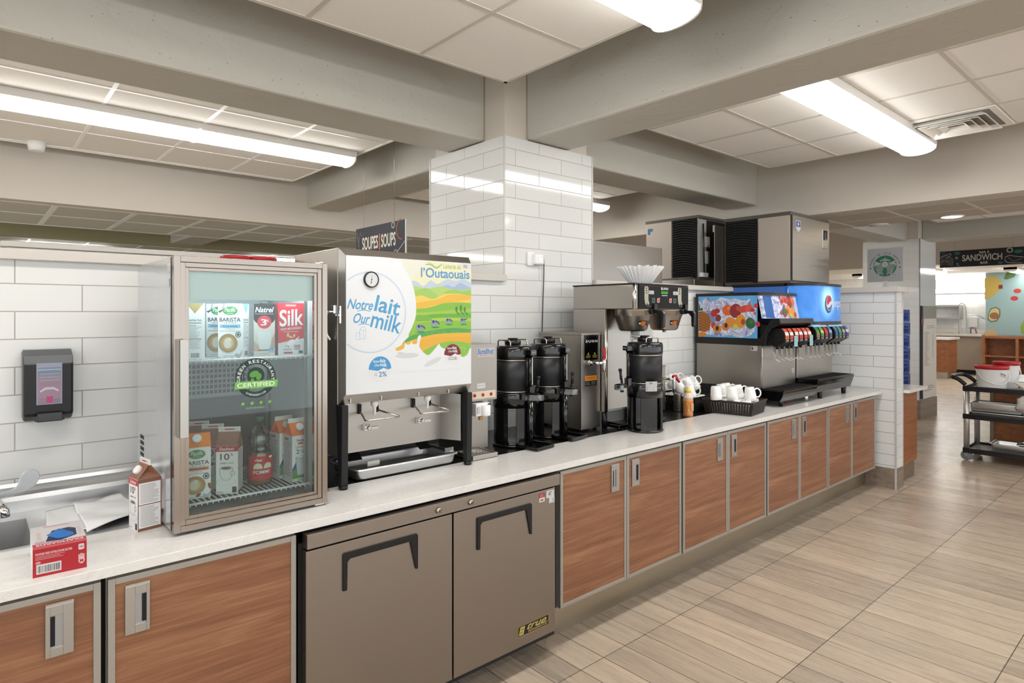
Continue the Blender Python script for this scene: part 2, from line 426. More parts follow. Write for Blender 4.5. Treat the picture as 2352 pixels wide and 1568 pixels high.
# bulkheads and lowered soffits
struct('wall_bulkhead_left', MB().box(-7, 6.55, 2.583, 6.304, 6.7, 3.62), PAINT)
struct('wall_bulkhead_right', MB().box(6.304, -6, 2.619, 6.45, 6.55, 3.62), PAINT)
def grid_ceiling(name, x0, y0, x1, y1, z, xs, ys, m, gm, th=.03, edge=True, bw=.024):
    c = struct(name, MB().box(x0, y0, z, x1, y1, z + th), m)
    g = MB(); w = bw / 2
    for x in xs: g.box(x - w, y0, z - .003, x + w, y1, z + .001)
    for y in ys: g.box(x0, y - w, z - .0034, x1, y + w, z + .0008)
    if edge:
        for (a, b, c_, d) in ((x0, y0, x1, y0 + bw * .92), (x0, y1 - bw * .92, x1, y1), (x0, y0, x0 + .022, y1), (x1 - .022, y0, x1, y1)): g.box(a, b, z - .004, c_, d, z + .045)
    g.build('ceiling_grid', gm, c); return c
R = lambda a, n, d=.61: [a + d * i for i in range(n)]
grid_ceiling('ceiling_island', -5.5, -.88, 2.39, 2.775, 3.0, R(1.785, 12, -.61), [2.165, 1.555, .945, .335, -.275], ACT, TBAR)
grid_ceiling('ceiling_island', 3.58, -.88, 5.64, 2.785, 3.0, [3.79, 4.40, 5.01], [2.175, 1.565, .955, .345, -.265], ACT, TBAR)
grid_ceiling('ceiling_island', -5.5, 3.97, 2.53, 6.30, 3.0, R(1.89, 12, -.61), [4.41, 5.02, 5.63, 6.24], ACT, mat('lit_grid_bar', '#ffffff', .3))  # bars whitened so their colour carries the glow of the nearby strip light
grid_ceiling('ceiling_island', 3.58, 3.97, 5.64, 6.30, 3.0, [3.79, 4.40, 5.01], [4.58, 5.19, 5.8], ACT, TBAR)
grid_ceiling('ceiling_island', 7.8, 3.97, 10.9, 6.3, 3.0, [8.4, 9.0, 9.6, 10.2], [4.58, 5.19, 5.8], ACT, TBAR)
grid_ceiling('ceiling_island', 7.8, -1.2, 10.9, 2.78, 3.0, [8.4, 9.0, 9.6, 10.2], [2.17, 1.56, .95, .34], ACT, TBAR)
grid_ceiling('ceiling_island', -5.5, -4.8, 2.39, -1.3, 3.0, R(1.785, 12, -.61), R(-1.91, 5, -.61), ACT, TBAR)
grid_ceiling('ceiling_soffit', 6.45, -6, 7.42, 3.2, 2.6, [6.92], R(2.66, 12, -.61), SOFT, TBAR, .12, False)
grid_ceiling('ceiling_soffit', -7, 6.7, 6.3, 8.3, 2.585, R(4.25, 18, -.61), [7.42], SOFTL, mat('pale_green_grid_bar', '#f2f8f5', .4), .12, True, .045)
struct('wall_bulkhead_far', MB().box(-7, 9.5, 2.565, 12, 9.62, 3.62), PAINTD)
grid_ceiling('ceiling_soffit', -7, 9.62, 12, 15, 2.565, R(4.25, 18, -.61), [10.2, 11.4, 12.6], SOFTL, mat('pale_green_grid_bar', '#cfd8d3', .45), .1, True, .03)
struct('wall_far', MB().box(-7, 15, 0, 12, 15.2, 3.62), mat('grey_green_paint', '#8d918a', .6))
struct('wall_servery', MB().box(6.75, 9, 0, 24, 9.2, 3.62), PAINT)

# second column and the kitchen beyond
TILE_FX = tile_mat('glazed_tile_far_front', 'X', (-.138, .0352, 0), grout='#cfcac2'); TILE_FY = tile_mat('glazed_tile_far_side', 'Y', (-3.21, .0352, 0), grout='#cfcac2')
c2 = MB().fbox(11.06, 3.05, .3, 11.88, 3.86, 2.80, TILE_FY, TILE_FX, CAP).build('wall_column_far', None, None, kind='structure')
MB().box(11.055, 3.045, .3, 11.065, 3.054, 2.80).build('corner_trim', mat('grey_metal_trim', '#77757c', .4, .7), c2)
struct('baseboard_column', MB().box(11.045, 3.035, 0, 11.9, 3.87, .30), BASET, .002)
struct('wall_column_core_far', MB().box(11.09, 3.08, 2.80, 11.85, 3.83, 3.62), PAINT)
TILE_K = tile_mat('kitchen_wall_tile', 'Y', (0, 0, 0), w=.3, h=.15, col='#ecebe6', col2='#e6e5e0', grout='#c9c5bd')
struct('wall_kitchen', MB().box(20.9, -6, 0, 21.05, 16, 3.62), TILE_K)
struct('wall_bulkhead_kitchen', MB().box(14.6, -6, 2.62, 14.75, 9, 3.62), PAINT)
struct('ceiling_kitchen', MB().box(14.75, -6, 2.72, 20.9, 9, 2.8), ACT)
# ================================================================ ceiling fixtures
def wrap_fixture(label, x0, x1, yc, z=2.998, group='wraparound strip lights', w=.24, seam=None):
    t = thing('ceiling_light', label, 'ceiling light', ((x0 + x1) / 2, yc, z), group)
    b = MB(); n = 12; h = .055
    sec = [(yc + w / 2 * math.cos(PI * i / n), z - .050 - h * math.sin(PI * i / n) ** .7 if 0 < i < n else z - .050) for i in range(n + 1)]
    b.prism(sec[::-1], x0 + .012, x1 - .012, 'X'); b.build('lens', LENSM, t)
    e = [(yc + (w / 2 + .008) * math.cos(PI * i / n), z - .048 - (h + .008) * math.sin(PI * i / n) ** .7 if 0 < i < n else z - .048) for i in range(n + 1)]
    e = [(yc - w / 2 - .008, z)] + e[::-1] + [(yc + w / 2 + .008, z)]
    for a, c in ((x0, x0 + .012), (x1 - .012, x1)): MB().prism(e, a, c, 'X').build('end_cap', HOUS, t)
    MB().box(x0, yc - w / 2 - .004, z - .052, x1, yc + w / 2 + .004, z - .001).build('housing', HOUS, t)
    if seam: MB().prism(e[1:-1], seam - .006, seam + .006, 'X').build('lens_joint', mat('lens_joint', '#fbfbf8', .4, emit=LENS * .55), t)
    return t
wrap_fixture('lit strip light over the camera side, end showing at top centre of the photo', -.1, 2.34, 1.57, group=None)
wrap_fixture('lit strip light on the ceiling tiles right of the deep concrete beam', 3.24, 5.65, 1.57, group=None)
wrap_fixture('long lit strip light on the ceiling left of the tiled column', .0, 2.46, 4.90, group=None, seam=1.25)
wrap_fixture('lit strip light glimpsed between the tiled column and the far bulkhead', 3.5, 5.87, 5.0, group=None)
def unseen(x0, x1, y, z=2.998): wrap_fixture('added unseen strip light on a ceiling panel behind the viewer', x0, x1, y, z, 'added fill lights behind the viewer')  # unseen fixtures added for more fill light in the room
unseen(-3.4, -.96, 1.57); unseen(-3.4, -.96, 4.9); unseen(-.1, 2.34, -2.4); unseen(-3.4, -.96, -2.4); unseen(3.24, 5.65, -.6)
for x_ in (-5.5, -2.6): wrap_fixture('added unseen strip light on the servery soffit, left of the frame', x_, x_ + 2.4, 7.6, 2.583, 'added servery fill lights, left of the frame')  # added out of frame to brighten the dark servery
for x_, y_ in ((8.1, -.4), (8.1, 5.1), (15.6, 4.6), (15.6, 1.5), (18.2, 3.2), (18.2, 6.5)): wrap_fixture('added hidden strip light brightening the far kitchen area', x_, x_ + 2.4, y_, 2.998 if x_ < 12 else 2.718, 'added fill lights of the far kitchen area')  # added in hidden spots to lift the dark far end
def far_light(label, x0, x1, y, z, w=.1): 
    t = thing('linear_light', label, 'ceiling light', ((x0 + x1) / 2, y, z)); MB().box(x0, y - w / 2, z - .05, x1, y + w / 2, z - .01).build('lens', LENSM, t); MB().box(x0 - .02, y - w / 2 - .02, z - .012, x1 + .02, y + w / 2 + .02, z).build('housing', HOUS, t)
far_light('thin lit strip in the dark servery ceiling above the far left half wall', .50, 1.47, 10.2, 2.56)
far_light('thin lit strip in the dark servery ceiling left of the milk dispenser top', 3.40, 4.3, 10.2, 2.56)
def downlight(label, x, y, z, lit):
    t = thing('downlight', label, 'downlight', (x, y, z)); MB().lathe([(.0, z - .004), (.085, z - .004), (.1, z - .012), (.105, z)], (x, y, 0), 24).build('trim_ring', HOUS, t)
    MB().lathe([(0, z - .014), (.08, z - .010)], (x, y, 0), 24).build('lens', mat('downlight_lens', '#ffffff', .4, emit=18, ecol='#ffe9c4') if lit else mat('unlit_lens', '#cfccc4', .3), t)
downlight('lit recessed downlight in the lowered soffit, upper right', 7.3, 1.74, 2.6, True)
downlight('unlit round disc on the soffit above the emblem sign', 7.38, 2.43, 2.6, False)
downlight('lit round light beyond the ice machine near the second column', 9.9, 4.9, 2.995, True)
# louvred air diffuser
v = thing('air_diffuser', 'white four-way louvred air diffuser in the ceiling tiles at right', 'vent', (5.32, 1.245, 3.0))
MB().box(5.02, .96, 2.99, 5.62, 1.0, 3.0).box(5.02, 1.5, 2.99, 5.62, 1.54, 3.0).box(5.02, 1.0, 2.99, 5.06, 1.5, 3.0).box(5.58, 1.0, 2.99, 5.62, 1.5, 3.0).build('frame', ACT, v)
MB().box(5.06, 1.0, 2.995, 5.58, 1.5, 2.999).build('throat', mat('duct_dark', '#8a867f', .8), v)
for i in range(4):
    q = .05 * i; b = MB(); x0, x1, y0, y1 = 5.08 + q, 5.56 - q, 1.02 + q, 1.48 - q
    z0, z1, d = 2.965, 2.993, .03
    o = [(x0, y0), (x1, y0), (x1, y1), (x0, y1)]; n = [(x0 + d, y0 + d), (x1 - d, y0 + d), (x1 - d, y1 - d), (x0 + d, y1 - d)]
    b.add([(p[0], p[1], z0) for p in o] + [(p[0], p[1], z1) for p in n] + [(p[0], p[1], z0 + .003) for p in o] + [(p[0], p[1], z1 + .003) for p in n],
          [(i_, (i_ + 1) % 4, (i_ + 1) % 4 + 4, i_ + 4) for i_ in range(4)] + [(i_ + 8, i_ + 12, (i_ + 1) % 4 + 12, (i_ + 1) % 4 + 8) for i_ in range(4)] + [(i_, i_ + 8, (i_ + 1) % 4 + 8, (i_ + 1) % 4) for i_ in range(4)])
    b.build('louver', ACT, v)
MB().cyl((.42, 6.2, 2.93), .05, .07, 20, WHITEP, r2=.065).build('smoke_detector', WHITEP); tag(bpy.data.objects['smoke_detector'], 'small white smoke detector dome at the far edge of the left ceiling tiles', 'smoke detector')
# ================================================================ glass that lets light through
def pane_mat(name, tint='#f4fbf9', gloss=.09):
    m = bpy.data.materials.new(name); m.use_nodes = True; nt = m.node_tree; nt.nodes.clear()
    o = nt.nodes.new('ShaderNodeOutputMaterial'); x = nt.nodes.new('ShaderNodeMixShader'); a = nt.nodes.new('ShaderNodeBsdfTransparent'); b = nt.nodes.new('ShaderNodeBsdfGlossy'); f = nt.nodes.new('ShaderNodeFresnel')
    a.inputs[0].default_value = srgb(tint); b.inputs['Roughness'].default_value = .02; f.inputs[0].default_value = 1.45
    k = nt.nodes.new('ShaderNodeMath'); k.operation = 'ADD'; k.inputs[1].default_value = gloss - .04; nt.links.new(f.outputs[0], k.inputs[0])
    nt.links.new(k.outputs[0], x.inputs[0]); nt.links.new(a.outputs[0], x.inputs[1]); nt.links.new(b.outputs[0], x.inputs[2]); nt.links.new(x.outputs[0], o.inputs[0]); return m
PANE = pane_mat('glass_pane', '#f6fcfa', .05); CLEAR = pane_mat('clear_moulded_plastic', '#e4e6e6', .14)
FROST = mat('frosted_header', '#dfeae8', .3, emit=.10, ecol='#dfe9e7')
# ================================================================ worktop, sink, cabinets
t = thing('countertop', 'long white quartz worktop with steel inset running under all the machines', 'countertop', (3, 2.5, .9))
q = MB().box(-.6, 2.10, .884, 6.49, 2.445, .914).box(5.12, 2.445, .884, 6.515, 3.0, .914); q.build('stone_slab', QUARTZ, t, .0015)
INS = mat('dark_steel_inset', '#34322f', .22, .7)
MB().box(.56, 2.447, .884, 5.118, 2.998, .912).build('dark_steel_inset', INS, t)
SINK = steel_mat('sink_steel', '#d9dadb', .38, 'X', .04)
d = MB().box(.16, 2.447, .905, .558, 2.90, .913).box(-.6, 2.80, .905, .16, 2.90, .913).box(-.6, 2.447, .905, .16, 2.47, .913)
d.prism([(2.90, .884), (2.90, .955), (2.905, .972), (2.92, .982), (2.99, .988), (2.999, 1.0), (2.999, .884)], -.6, .56, 'X'); d.build('steel_deck', SINK, t)
s = thing('sink_basin', 'stainless steel sink basin let into the worktop at far left', 'sink', (-.1, 2.63, .72))
b = MB(); x0, x1, y0, y1, z0, z1 = -.5, .16, 2.47, 2.80, .70, .912
b.add([(x0, y0, z1), (x1, y0, z1), (x1, y1, z1), (x0, y1, z1), (x0 + .02, y0 + .02, z0), (x1 - .02, y0 + .02, z0), (x1 - .02, y1 - .02, z0), (x0 + .02, y1 - .02, z0)],
      [(0, 4, 5, 1), (1, 5, 6, 2), (2, 6, 7, 3), (3, 7, 4, 0), (4, 7, 6, 5)]); b.build('basin', mat('basin_steel', '#a9a9a9', .4, .75), s)
MB().cyl((-.15, 2.64, .701), .045, .004, 20).build('drain', CHROME, s)
f = thing('faucet', 'chrome faucet with a flat blade lever over the sink at left edge', 'faucet', (.06, 2.86, .913))
MB().lathe([(.03, .913), (.03, .925), (.02, .94), (.018, 1.0)], (.06, 2.87, 0), 20).build('body', CHROME, f)
MB().tube([(.06, 2.87, .99), (.075, 2.82, .99), (.09, 2.72, .985), (.098, 2.70, .975), (.1, 2.70, .955)], .013, 10).build('spout', CHROME, f)
b = MB().prism(crv([(.06, 1.0), (.10, 1.005), (.135, 1.02), (.15, 1.06), (.18, 1.075), (.2, 1.06), (.198, 1.03), (.17, 1.003), (.10, .99), (.06, .985)], 4), 2.845, 2.853, 'Y'); b.build('lever', mat('frosted_blade', '#c4c9ca', .25, .5), f, .002)

def recess_handle(x0, x1, z0, z1, y, par, side):      # flush pull: bevelled plate with a hollow; side = hollow towards -1 left / +1 right
    h = MB(); w = x1 - x0; ix0, ix1 = (x0 + .17 * w, x0 + .62 * w) if side < 0 else (x0 + .40 * w, x0 + .86 * w)
    zz0, zz1 = z0 + .025, z1 - .026
    h.box(x0, y - .006, z0, ix0, y + .002, z1).box(ix1, y - .006, z0, x1, y + .002, z1).box(ix0, y - .006, zz1, ix1, y + .002, z1).box(ix0, y - .006, z0, ix1, y + .002, zz0)
    h.hexa([(x0, y - .007, z1 - .001), (x1, y - .007, z1 - .001), (x1, y + .002, z1 - .001), (x0, y + .002, z1 - .001)], [(x0 + .004, y - .001, z1 + .007), (x1 + .002, y - .001, z1 + .007), (x1, y + .002, z1 + .007), (x0, y + .002, z1 + .007)])
    o = h.build('handle', ALU, par, .0008)
    g = MB(); g.box(ix0, y - .0005, zz0, ix1, y + .0015, zz1, mat('pull_hollow', '#b4b6ba', .25, .9))
    dk = (ix0, ix0 + .38 * (ix1 - ix0)) if side < 0 else (ix1 - .38 * (ix1 - ix0), ix1)
    g.box(dk[0], y - .003, zz0 + .004, dk[1], y, zz1 - .004, mat('pull_shade', '#23252b', .35, .5))  # dark strip paints the shaded side of the hollow
    return o, g
def door(par, x0, x1, side, z0=.205, z1=.872, hz=(.698, .838)):
    f = MB().ring(x0, z0, x1, z1, .018, 2.112, 2.134); f.box(x0 + .002, 2.128, z0 + .002, x1 - .002, 2.136, z1 - .002)
    d = f.build('door', LAM, par, .001)
    MB().box(x0 + .018, 2.116, z0 + .018, x1 - .018, 2.128, z1 - .018).build('wood_panel', WOOD, d)
    hx = (x1 - .128, x1 - .064) if side > 0 else (x0 + .042, x0 + .106)
    o, g = recess_handle(hx[0], hx[1], hz[0], hz[1], 2.115, d, -side)
    g.build('handle_hollow', LAM, d)
    return d
def cabinet(label, x0, x1, doors, gap=True):
    t = thing('base_cabinet', label, 'cabinet', ((x0 + x1) / 2, 2.5, .2), 'wood-fronted base cabinets under the worktop')
    (MB().box(x0, 2.137, .2, x1, 2.95, .883) if x0 > 0 else MB().box(x0, 2.137, .2, x1, 2.95, .69).box(x0, 2.137, .69, x1, 2.40, .883)).build('body', LAM, t)
    for (a, b, s_) in doors: door(t, a, b, s_)
    return t
cabinet('wood-fronted base cabinet with recessed steel pull below the sink, cut by the left edge', -.75, .292, [(-.75, -.235, 1), (-.228, .290, 1)])
cabinet('single wide wood door base cabinet left of the steel undercounter fridge', .305, .862, [(.307, .860, -1)])
cabinet('double door base cabinet directly right of the steel undercounter fridge', 2.168, 3.20, [(2.170, 2.680, 1), (2.684, 3.198, -1)])
cabinet('double door base cabinet second to the right of the steel fridge', 3.216, 4.248, [(3.218, 3.728, 1), (3.732, 4.246, -1)])
cabinet('double door base cabinet below the row of drink nozzles', 4.266, 5.298, [(4.268, 4.778, 1), (4.782, 5.296, -1)])
cabinet('last double door base cabinet beside the tiled end wall', 5.306, 6.36, [(5.308, 5.80, 1), (5.804, 6.358, -1)])
b = MB().box(.292, 2.15, .2, .305, 2.9, .883).box(3.2, 2.15, .2, 3.216, 2.9, .883).box(4.248, 2.15, .2, 4.266, 2.9, .883).box(5.298, 2.15, .2, 5.306, 2.9, .883)
tag(b.build('gap_shade', DARK), 'near-black strips painting the shade in the gaps between base cabinets', 'filler strip', kind='structure')  # open gaps, their shade put in as near-black strips
tag(MB().box(2.2, 2.24, 0, 4.62, 2.27, .2).build('kick_plate', KICK), 'stained steel kick plate nearer the undercounter fridge', 'kick plate')
tag(MB().box(4.621, 2.248, 0, 6.52, 2.27, .2).build('kick_plate', KICK), 'stained steel kick plate running up to the tiled end wall', 'kick plate')
tag(MB().box(-.75, 2.24, 0, .86, 2.27, .2).build('kick_plate', KICK), 'steel kick plate left of the undercounter fridge', 'kick plate')
struct('wall_cabinet_back', MB().box(-.7, 2.955, 0, 6.5, 2.995, .2), DARK)
# ================================================================ undercounter refrigerator
t = thing('undercounter_refrigerator', 'two-door stainless undercounter refrigerator with black pull handles', 'refrigerator', (1.5, 2.5, 0))
MB().box(.872, 2.125, .09, 2.14, 2.93, .835).box(.872, 2.2, .835, 2.14, 2.9, .88).build('cabinet_body', BLACKM, t)
MB().box(.885, 2.078, .823, 2.132, 2.125, .874).build('top_rail', STEELD, t, .002)
for x in (.95, 2.06):
    for y in (2.44, 2.85): MB().cyl((x - .01, y, .035), .034, .022, 18, axis='X').box(x - .014, y - .03, .05, x + .016, y + .03, .092).build('caster', BLACKP, t)
dl = MB().box(.884, 2.086, .132, 1.505, 2.124, .815).build('door', STEELD, t, .002)
dr = MB().box(1.513, 2.086, .132, 2.106, 2.124, .815).build('door', STEELD, t, .002)
def pull(par, x0, x1, zt, zl, zr):
    o = [(x0, zl), (x0, zt - .006), (x0 + .006, zt), (x1 - .006, zt), (x1, zt - .006), (x1, zr), (x1 - .010, zr), (x1 - .036, zt - .024), (x0 + .028, zt - .024), (x0 + .018, zt - .034), (x0 + .016, zl)]
    MB().prism(o, 2.0785, 2.088, 'Y').build('handle', BLACKP, par, .002)
    MB().add([(x0 + .018, 2.0858, zt - .024), (x1 - .03, 2.0858, zt - .024), (x1 - .012, 2.0858, zr), (x0 + .018, 2.0858, zt - .1)], [(0, 3, 2, 1)]).build('grip_plate', STEELD, par)
pull(dl, 1.019, 1.336, .776, .640, .638); pull(dr, 1.632, 1.950, .772, .634, .630)
for x in (1.429, 1.592): MB().lathe([(.0, 2.067), (.010, 2.067), (.010, 2.072), (.013, 2.078)][::1], (x, 0, .848), 16, None, 'Y').box(x - .0015, 2.0655, .843, x + .0015, 2.0668, .853, BLACKP).build('lock', mat('nickel', '#c0b49c', .25, 1), t)
a = Art((1.868, 2.0855, .178)); a.rect(0, 0, .195, .048, '#b9a25a', .004); a.up().rect(.002, .002, .193, .046, '#151310', .003)
a.up().poly([(.006, .006), (.034, .006), (.044, .042), (.014, .042)], '#c9b567'); a.up().text('true', .015, .028, .036, .035, '#1c1710', .02); a.lines(.013, .012, .030, .023, 2, '#1c1710', .4)
a.text('true', .056, .019, .180, .044, '#cdb869', .015, .5); a.line([(.12, .019), (.188, .0195)], .0025, '#cdb869'); a.text('REFRIGERATOR', .064, .006, .184, .015, '#cdb869', .01); a.build('name_badge', dr)
a = Art((2.0, 2.0855, .742)); a.rect(0, .02, .036, .058, '#e9e2da'); a.up().rect(0, .04, .036, .058, '#b5202a').lines(.008, .023, .028, .034, 1, '#555555', .5, 0).lines(.003, .043, .033, .056, 3, '#e8b9b9'); a.build('red_sticker', dr)
a = Art((2.046, 2.0855, .742)); a.rect(0, .03, .052, .066, '#dedede').rect(.018, .004, .054, .032, '#dcdcdc'); a.up().text('47', .016, .038, .034, .058, '#222222', .005).lines(.04, .01, .052, .026, 3, '#666666'); a.build('number_sticker', dr)

# ================================================================ countertop display cooler
W0 = mat('cooler_side_steel', '#c6c8c9', .16, .55); WI = mat('cooler_liner', '#c8cccc', .45); SHELF = mat('white_coated_wire', '#e9eeee', .35)
t = thing('display_cooler', 'countertop glass-door display cooler holding milk cartons', 'refrigerator', (.77, 2.5, .914))
X0, X1, YF, YB, Z0, Z1 = .506, 1.032, 2.27, 2.80, .926, 1.826
b = MB().box(X0, YF, Z0, X0 + .03, YB, Z1, W0).box(X1 - .03, YF, Z0, X1, YB, Z1, W0).box(X0 + .03, YF, Z1 - .035, X1 - .03, YB, Z1, W0).box(X0 + .03, YF, Z0, X1 - .03, YB, Z0 + .035, W0).box(X0 + .03, YB - .03, Z0 + .035, X1 - .03, YB, Z1 - .035, WI)
b.box(X0 + .03, YF + .01, Z0 + .035, X0 + .034, YB - .03, Z1 - .035, WI).box(X1 - .034, YF + .01, Z0 + .035, X1 - .03, YB - .03, Z1 - .035, WI); b.build('cabinet', W0, t)
b = MB()
for i in range(7):
    for j in range(3): b.box(X0 - .0008, 2.69 + j * .022, 1.03 + i * .022, X0 + .001, 2.705 + j * .022, 1.044 + i * .022)
b.build('vent_slots', BLACKM, t)
for x in (X0 + .03, X1 - .03):
    for y in (YF + .03, YB - .05): MB().cyl((x, y, .914), .014, .014, 14).build('foot', BLACKP, t)
# inner back: perforated air plate and black lower back
b = MB().box(X0 + .036, YB - .09, 1.30, X1 - .11, YB - .075, 1.47, mat('air_plate', '#9ba3a4', .5)).box(X0 + .036, YB - .075, 1.0, X1 - .036, YB - .07, 1.29, mat('cooler_low_back', '#4b5050', .5))
for i in range(22):
    for j in range(7): b.box(X0 + .042 + i * .0165, YB - .0915, 1.315 + j * .021, X0 + .052 + i * .0165, YB - .0898, 1.328 + j * .021, BLACKM)
b.build('air_plate', None, t)
b = MB()
for x in (X0 + .046, X1 - .06):
    for y in (2.31, 2.72):
        b.box(x, y, Z0 + .04, x + .012, y + .004, Z1 - .1)
b.build('shelf_track', ALU, t)
MB().box(X0 + .036, 2.274, 1.688, X1 - .036, 2.28, 1.785).build('header_panel', FROST, t)
MB().box(X0 + .05, 2.30, 1.772, X1 - .05, 2.325, 1.785).build('led_strip', mat('cooler_led', '#ffffff', .4, emit=15, ecol='#eaf6ff'), t)
for z in (1.478, .992):
    b = MB(); b.tube([(X0 + .04, 2.30, z), (X1 - .04, 2.30, z)], .0042, 8); b.tube([(X0 + .04, 2.325, z - .006), (X1 - .04, 2.325, z - .006)], .003, 8); b.tube([(X0 + .04, 2.7, z), (X1 - .04, 2.7, z)], .0042, 8); b.tube([(X0 + .04, 2.5, z - .005), (X1 - .04, 2.5, z - .005)], .003, 8)
    n = 25
    for i in range(n): x = X0 + .045 + (X1 - X0 - .09) * i / (n - 1); b.tube([(x, 2.295, z - .008), (x, 2.298, z + .001), (x, 2.70, z + .001)], .0022, 6)
    b.build('wire_shelf', SHELF, t)
DF = steel_mat('door_frame_metal', '#a1978d', .16, 'Z', .04)
b = MB().ring(X0, .924, X1, 1.829, .020, 2.236, 2.266).ring(X0 + .020, .944, X1 - .020, 1.809, .016, 2.242, 2.266).ring(X0 + .036, .960, X1 - .036, 1.793, .012, 2.248, 2.266)
d = b.build('door', DF, t, .0012)
MB().box(X0 + .03, 2.254, .955, X1 - .03, 2.258, 1.80).build('glass_pane', PANE, d)
MB().ring(X0 - .001, .928, X1 + .001, 1.825, .02, 2.264, 2.277).build('gasket', mat('dark_gasket', '#22303c', .5), d)
MB().box(.515, 2.205, 1.237, .543, 2.211, 1.556).box(.515, 2.205, 1.237, .519, 2.238, 1.556).build('handle', ALU, d, .0015)
MB().cyl((1.012, 2.252, 1.829), .016, .006, 16).box(.985, 2.24, 1.828, 1.02, 2.262, 1.832).build('hinge', CHROME, d); MB().cyl((1.012, 2.252, .914), .01, .012, 14).box(.985, 2.242, .918, 1.02, 2.262, .924).build('hinge', CHROME, d)
a = Art((.772, 2.254, 1.412)); a.hoop(0, 0, .070, .021, '#1f3a35', 48); a.up().arc('GREEN RESTAURANT', 0, 0, .0595, .0115, 192, -12, '#e6efe9', .03); a.arc('DINEGREEN.COM', 0, 0, .060, .007, 235, 305, '#dfe9e3', .02, True)
a.ell(0, .008, .030, .030, '#1f3a35'); a.up().ell(-.006, .014, .017, .011, '#5f9f4a', 20).ell(.010, .004, .009, .013, '#5f9f4a', -20).ell(-.012, -.006, .006, .006, '#5f9f4a').rect(-.004, -.034, .004, -.018, '#1f3a35')
a.line([(-.042, -.02), (-.042, .03)], .003, '#1f3a35').line([(.042, -.02), (.042, .03)], .003, '#1f3a35')
a.up().poly([(-.074, -.036), (.074, -.036), (.078, -.010), (-.070, -.010)], '#79c257'); a.up().text('CERTIFIED', -.064, -.031, .066, -.015, '#f2f7ef', .03)
for i in range(4):
    cx = -.045 + i * .031; a.poly([(cx + .009 * (1 if k % 2 == 0 else .42) * math.sin(k * PI / 5), -.088 + .009 * (1 if k % 2 == 0 else .42) * math.cos(k * PI / 5)) for k in range(10)], '#7fc35e')
a.text('SUSTAINABLE', -.035, -.108, .03, -.101, '#8fc77a', .01); a.build('green_restaurant_decal', d)
a = Art((.5055, 2.30, 1.70), *SX); a.rect(-.0, .078, .022, .106, '#e8e6e2').rect(-.022, .078, -.001, .106, '#dddad6').rect(-.012, .03, .008, .056, '#e2dcd8'); a.up().text('2', -.014, .084, -.008, .1, '#999999').text('5', .008, .084, .014, .1, '#999999'); a.build('number_sticker', t)

# ---- cartons: built facing -Y around the origin, x = width, y = depth, base at z 0
CW, CD = .074, .074
def carton_body(t, w, h, dpt, top, cm, gm=None, gh=.046):
    b = MB(); x, y = w / 2, dpt / 2
    if top == 'flat': b.box(-x, -y, 0, x, y, h, cm)
    else:
        b.box(-x, -y, 0, x, y, h, cm); g = gm or cm       # gable: ridge along x
        r = .006
        b.add([(-x, -y, h), (x, -y, h), (x, y, h), (-x, y, h), (-x * .98, -r / 2, h + gh), (x * .98, -r / 2, h + gh), (x * .98, r / 2, h + gh), (-x * .98, r / 2, h + gh), (-x * .55, 0, h + gh * .55), (x * .55, 0, h + gh * .55)],
              [(0, 1, 5, 4), (2, 3, 7, 6), (1, 2, 9), (2, 6, 9), (6, 5, 9), (5, 1, 9), (3, 0, 8), (0, 4, 8), (4, 7, 8), (7, 3, 8)], g)
    return b.build('carton_body', None, t, .0006)
def fin(t, w, h, gh=.046, m=WHITEP): MB().box(-w / 2, -.003, h + gh - .002, w / 2, .003, h + gh + .016).build('top_fin', m, t)
def cap_on(t, h, gh=.046, z=.55, x=0, dpt=CD): 
    # screw cap on the front slope
    n = Vector((0, -gh, dpt / 2)).normalized(); p = Vector((x, -dpt / 2 * (1 - z), h + gh * z)); rot = Vector((0, 0, 1)).rotation_difference(n).to_matrix().to_4x4()
    b = MB(); b.T = Matrix.Translation(p) @ rot; b.lathe([(.0155, 0), (.0155, .012), (.013, .014)], (0, 0, 0), 20); return b.build('screw_cap', WHITEP, t)
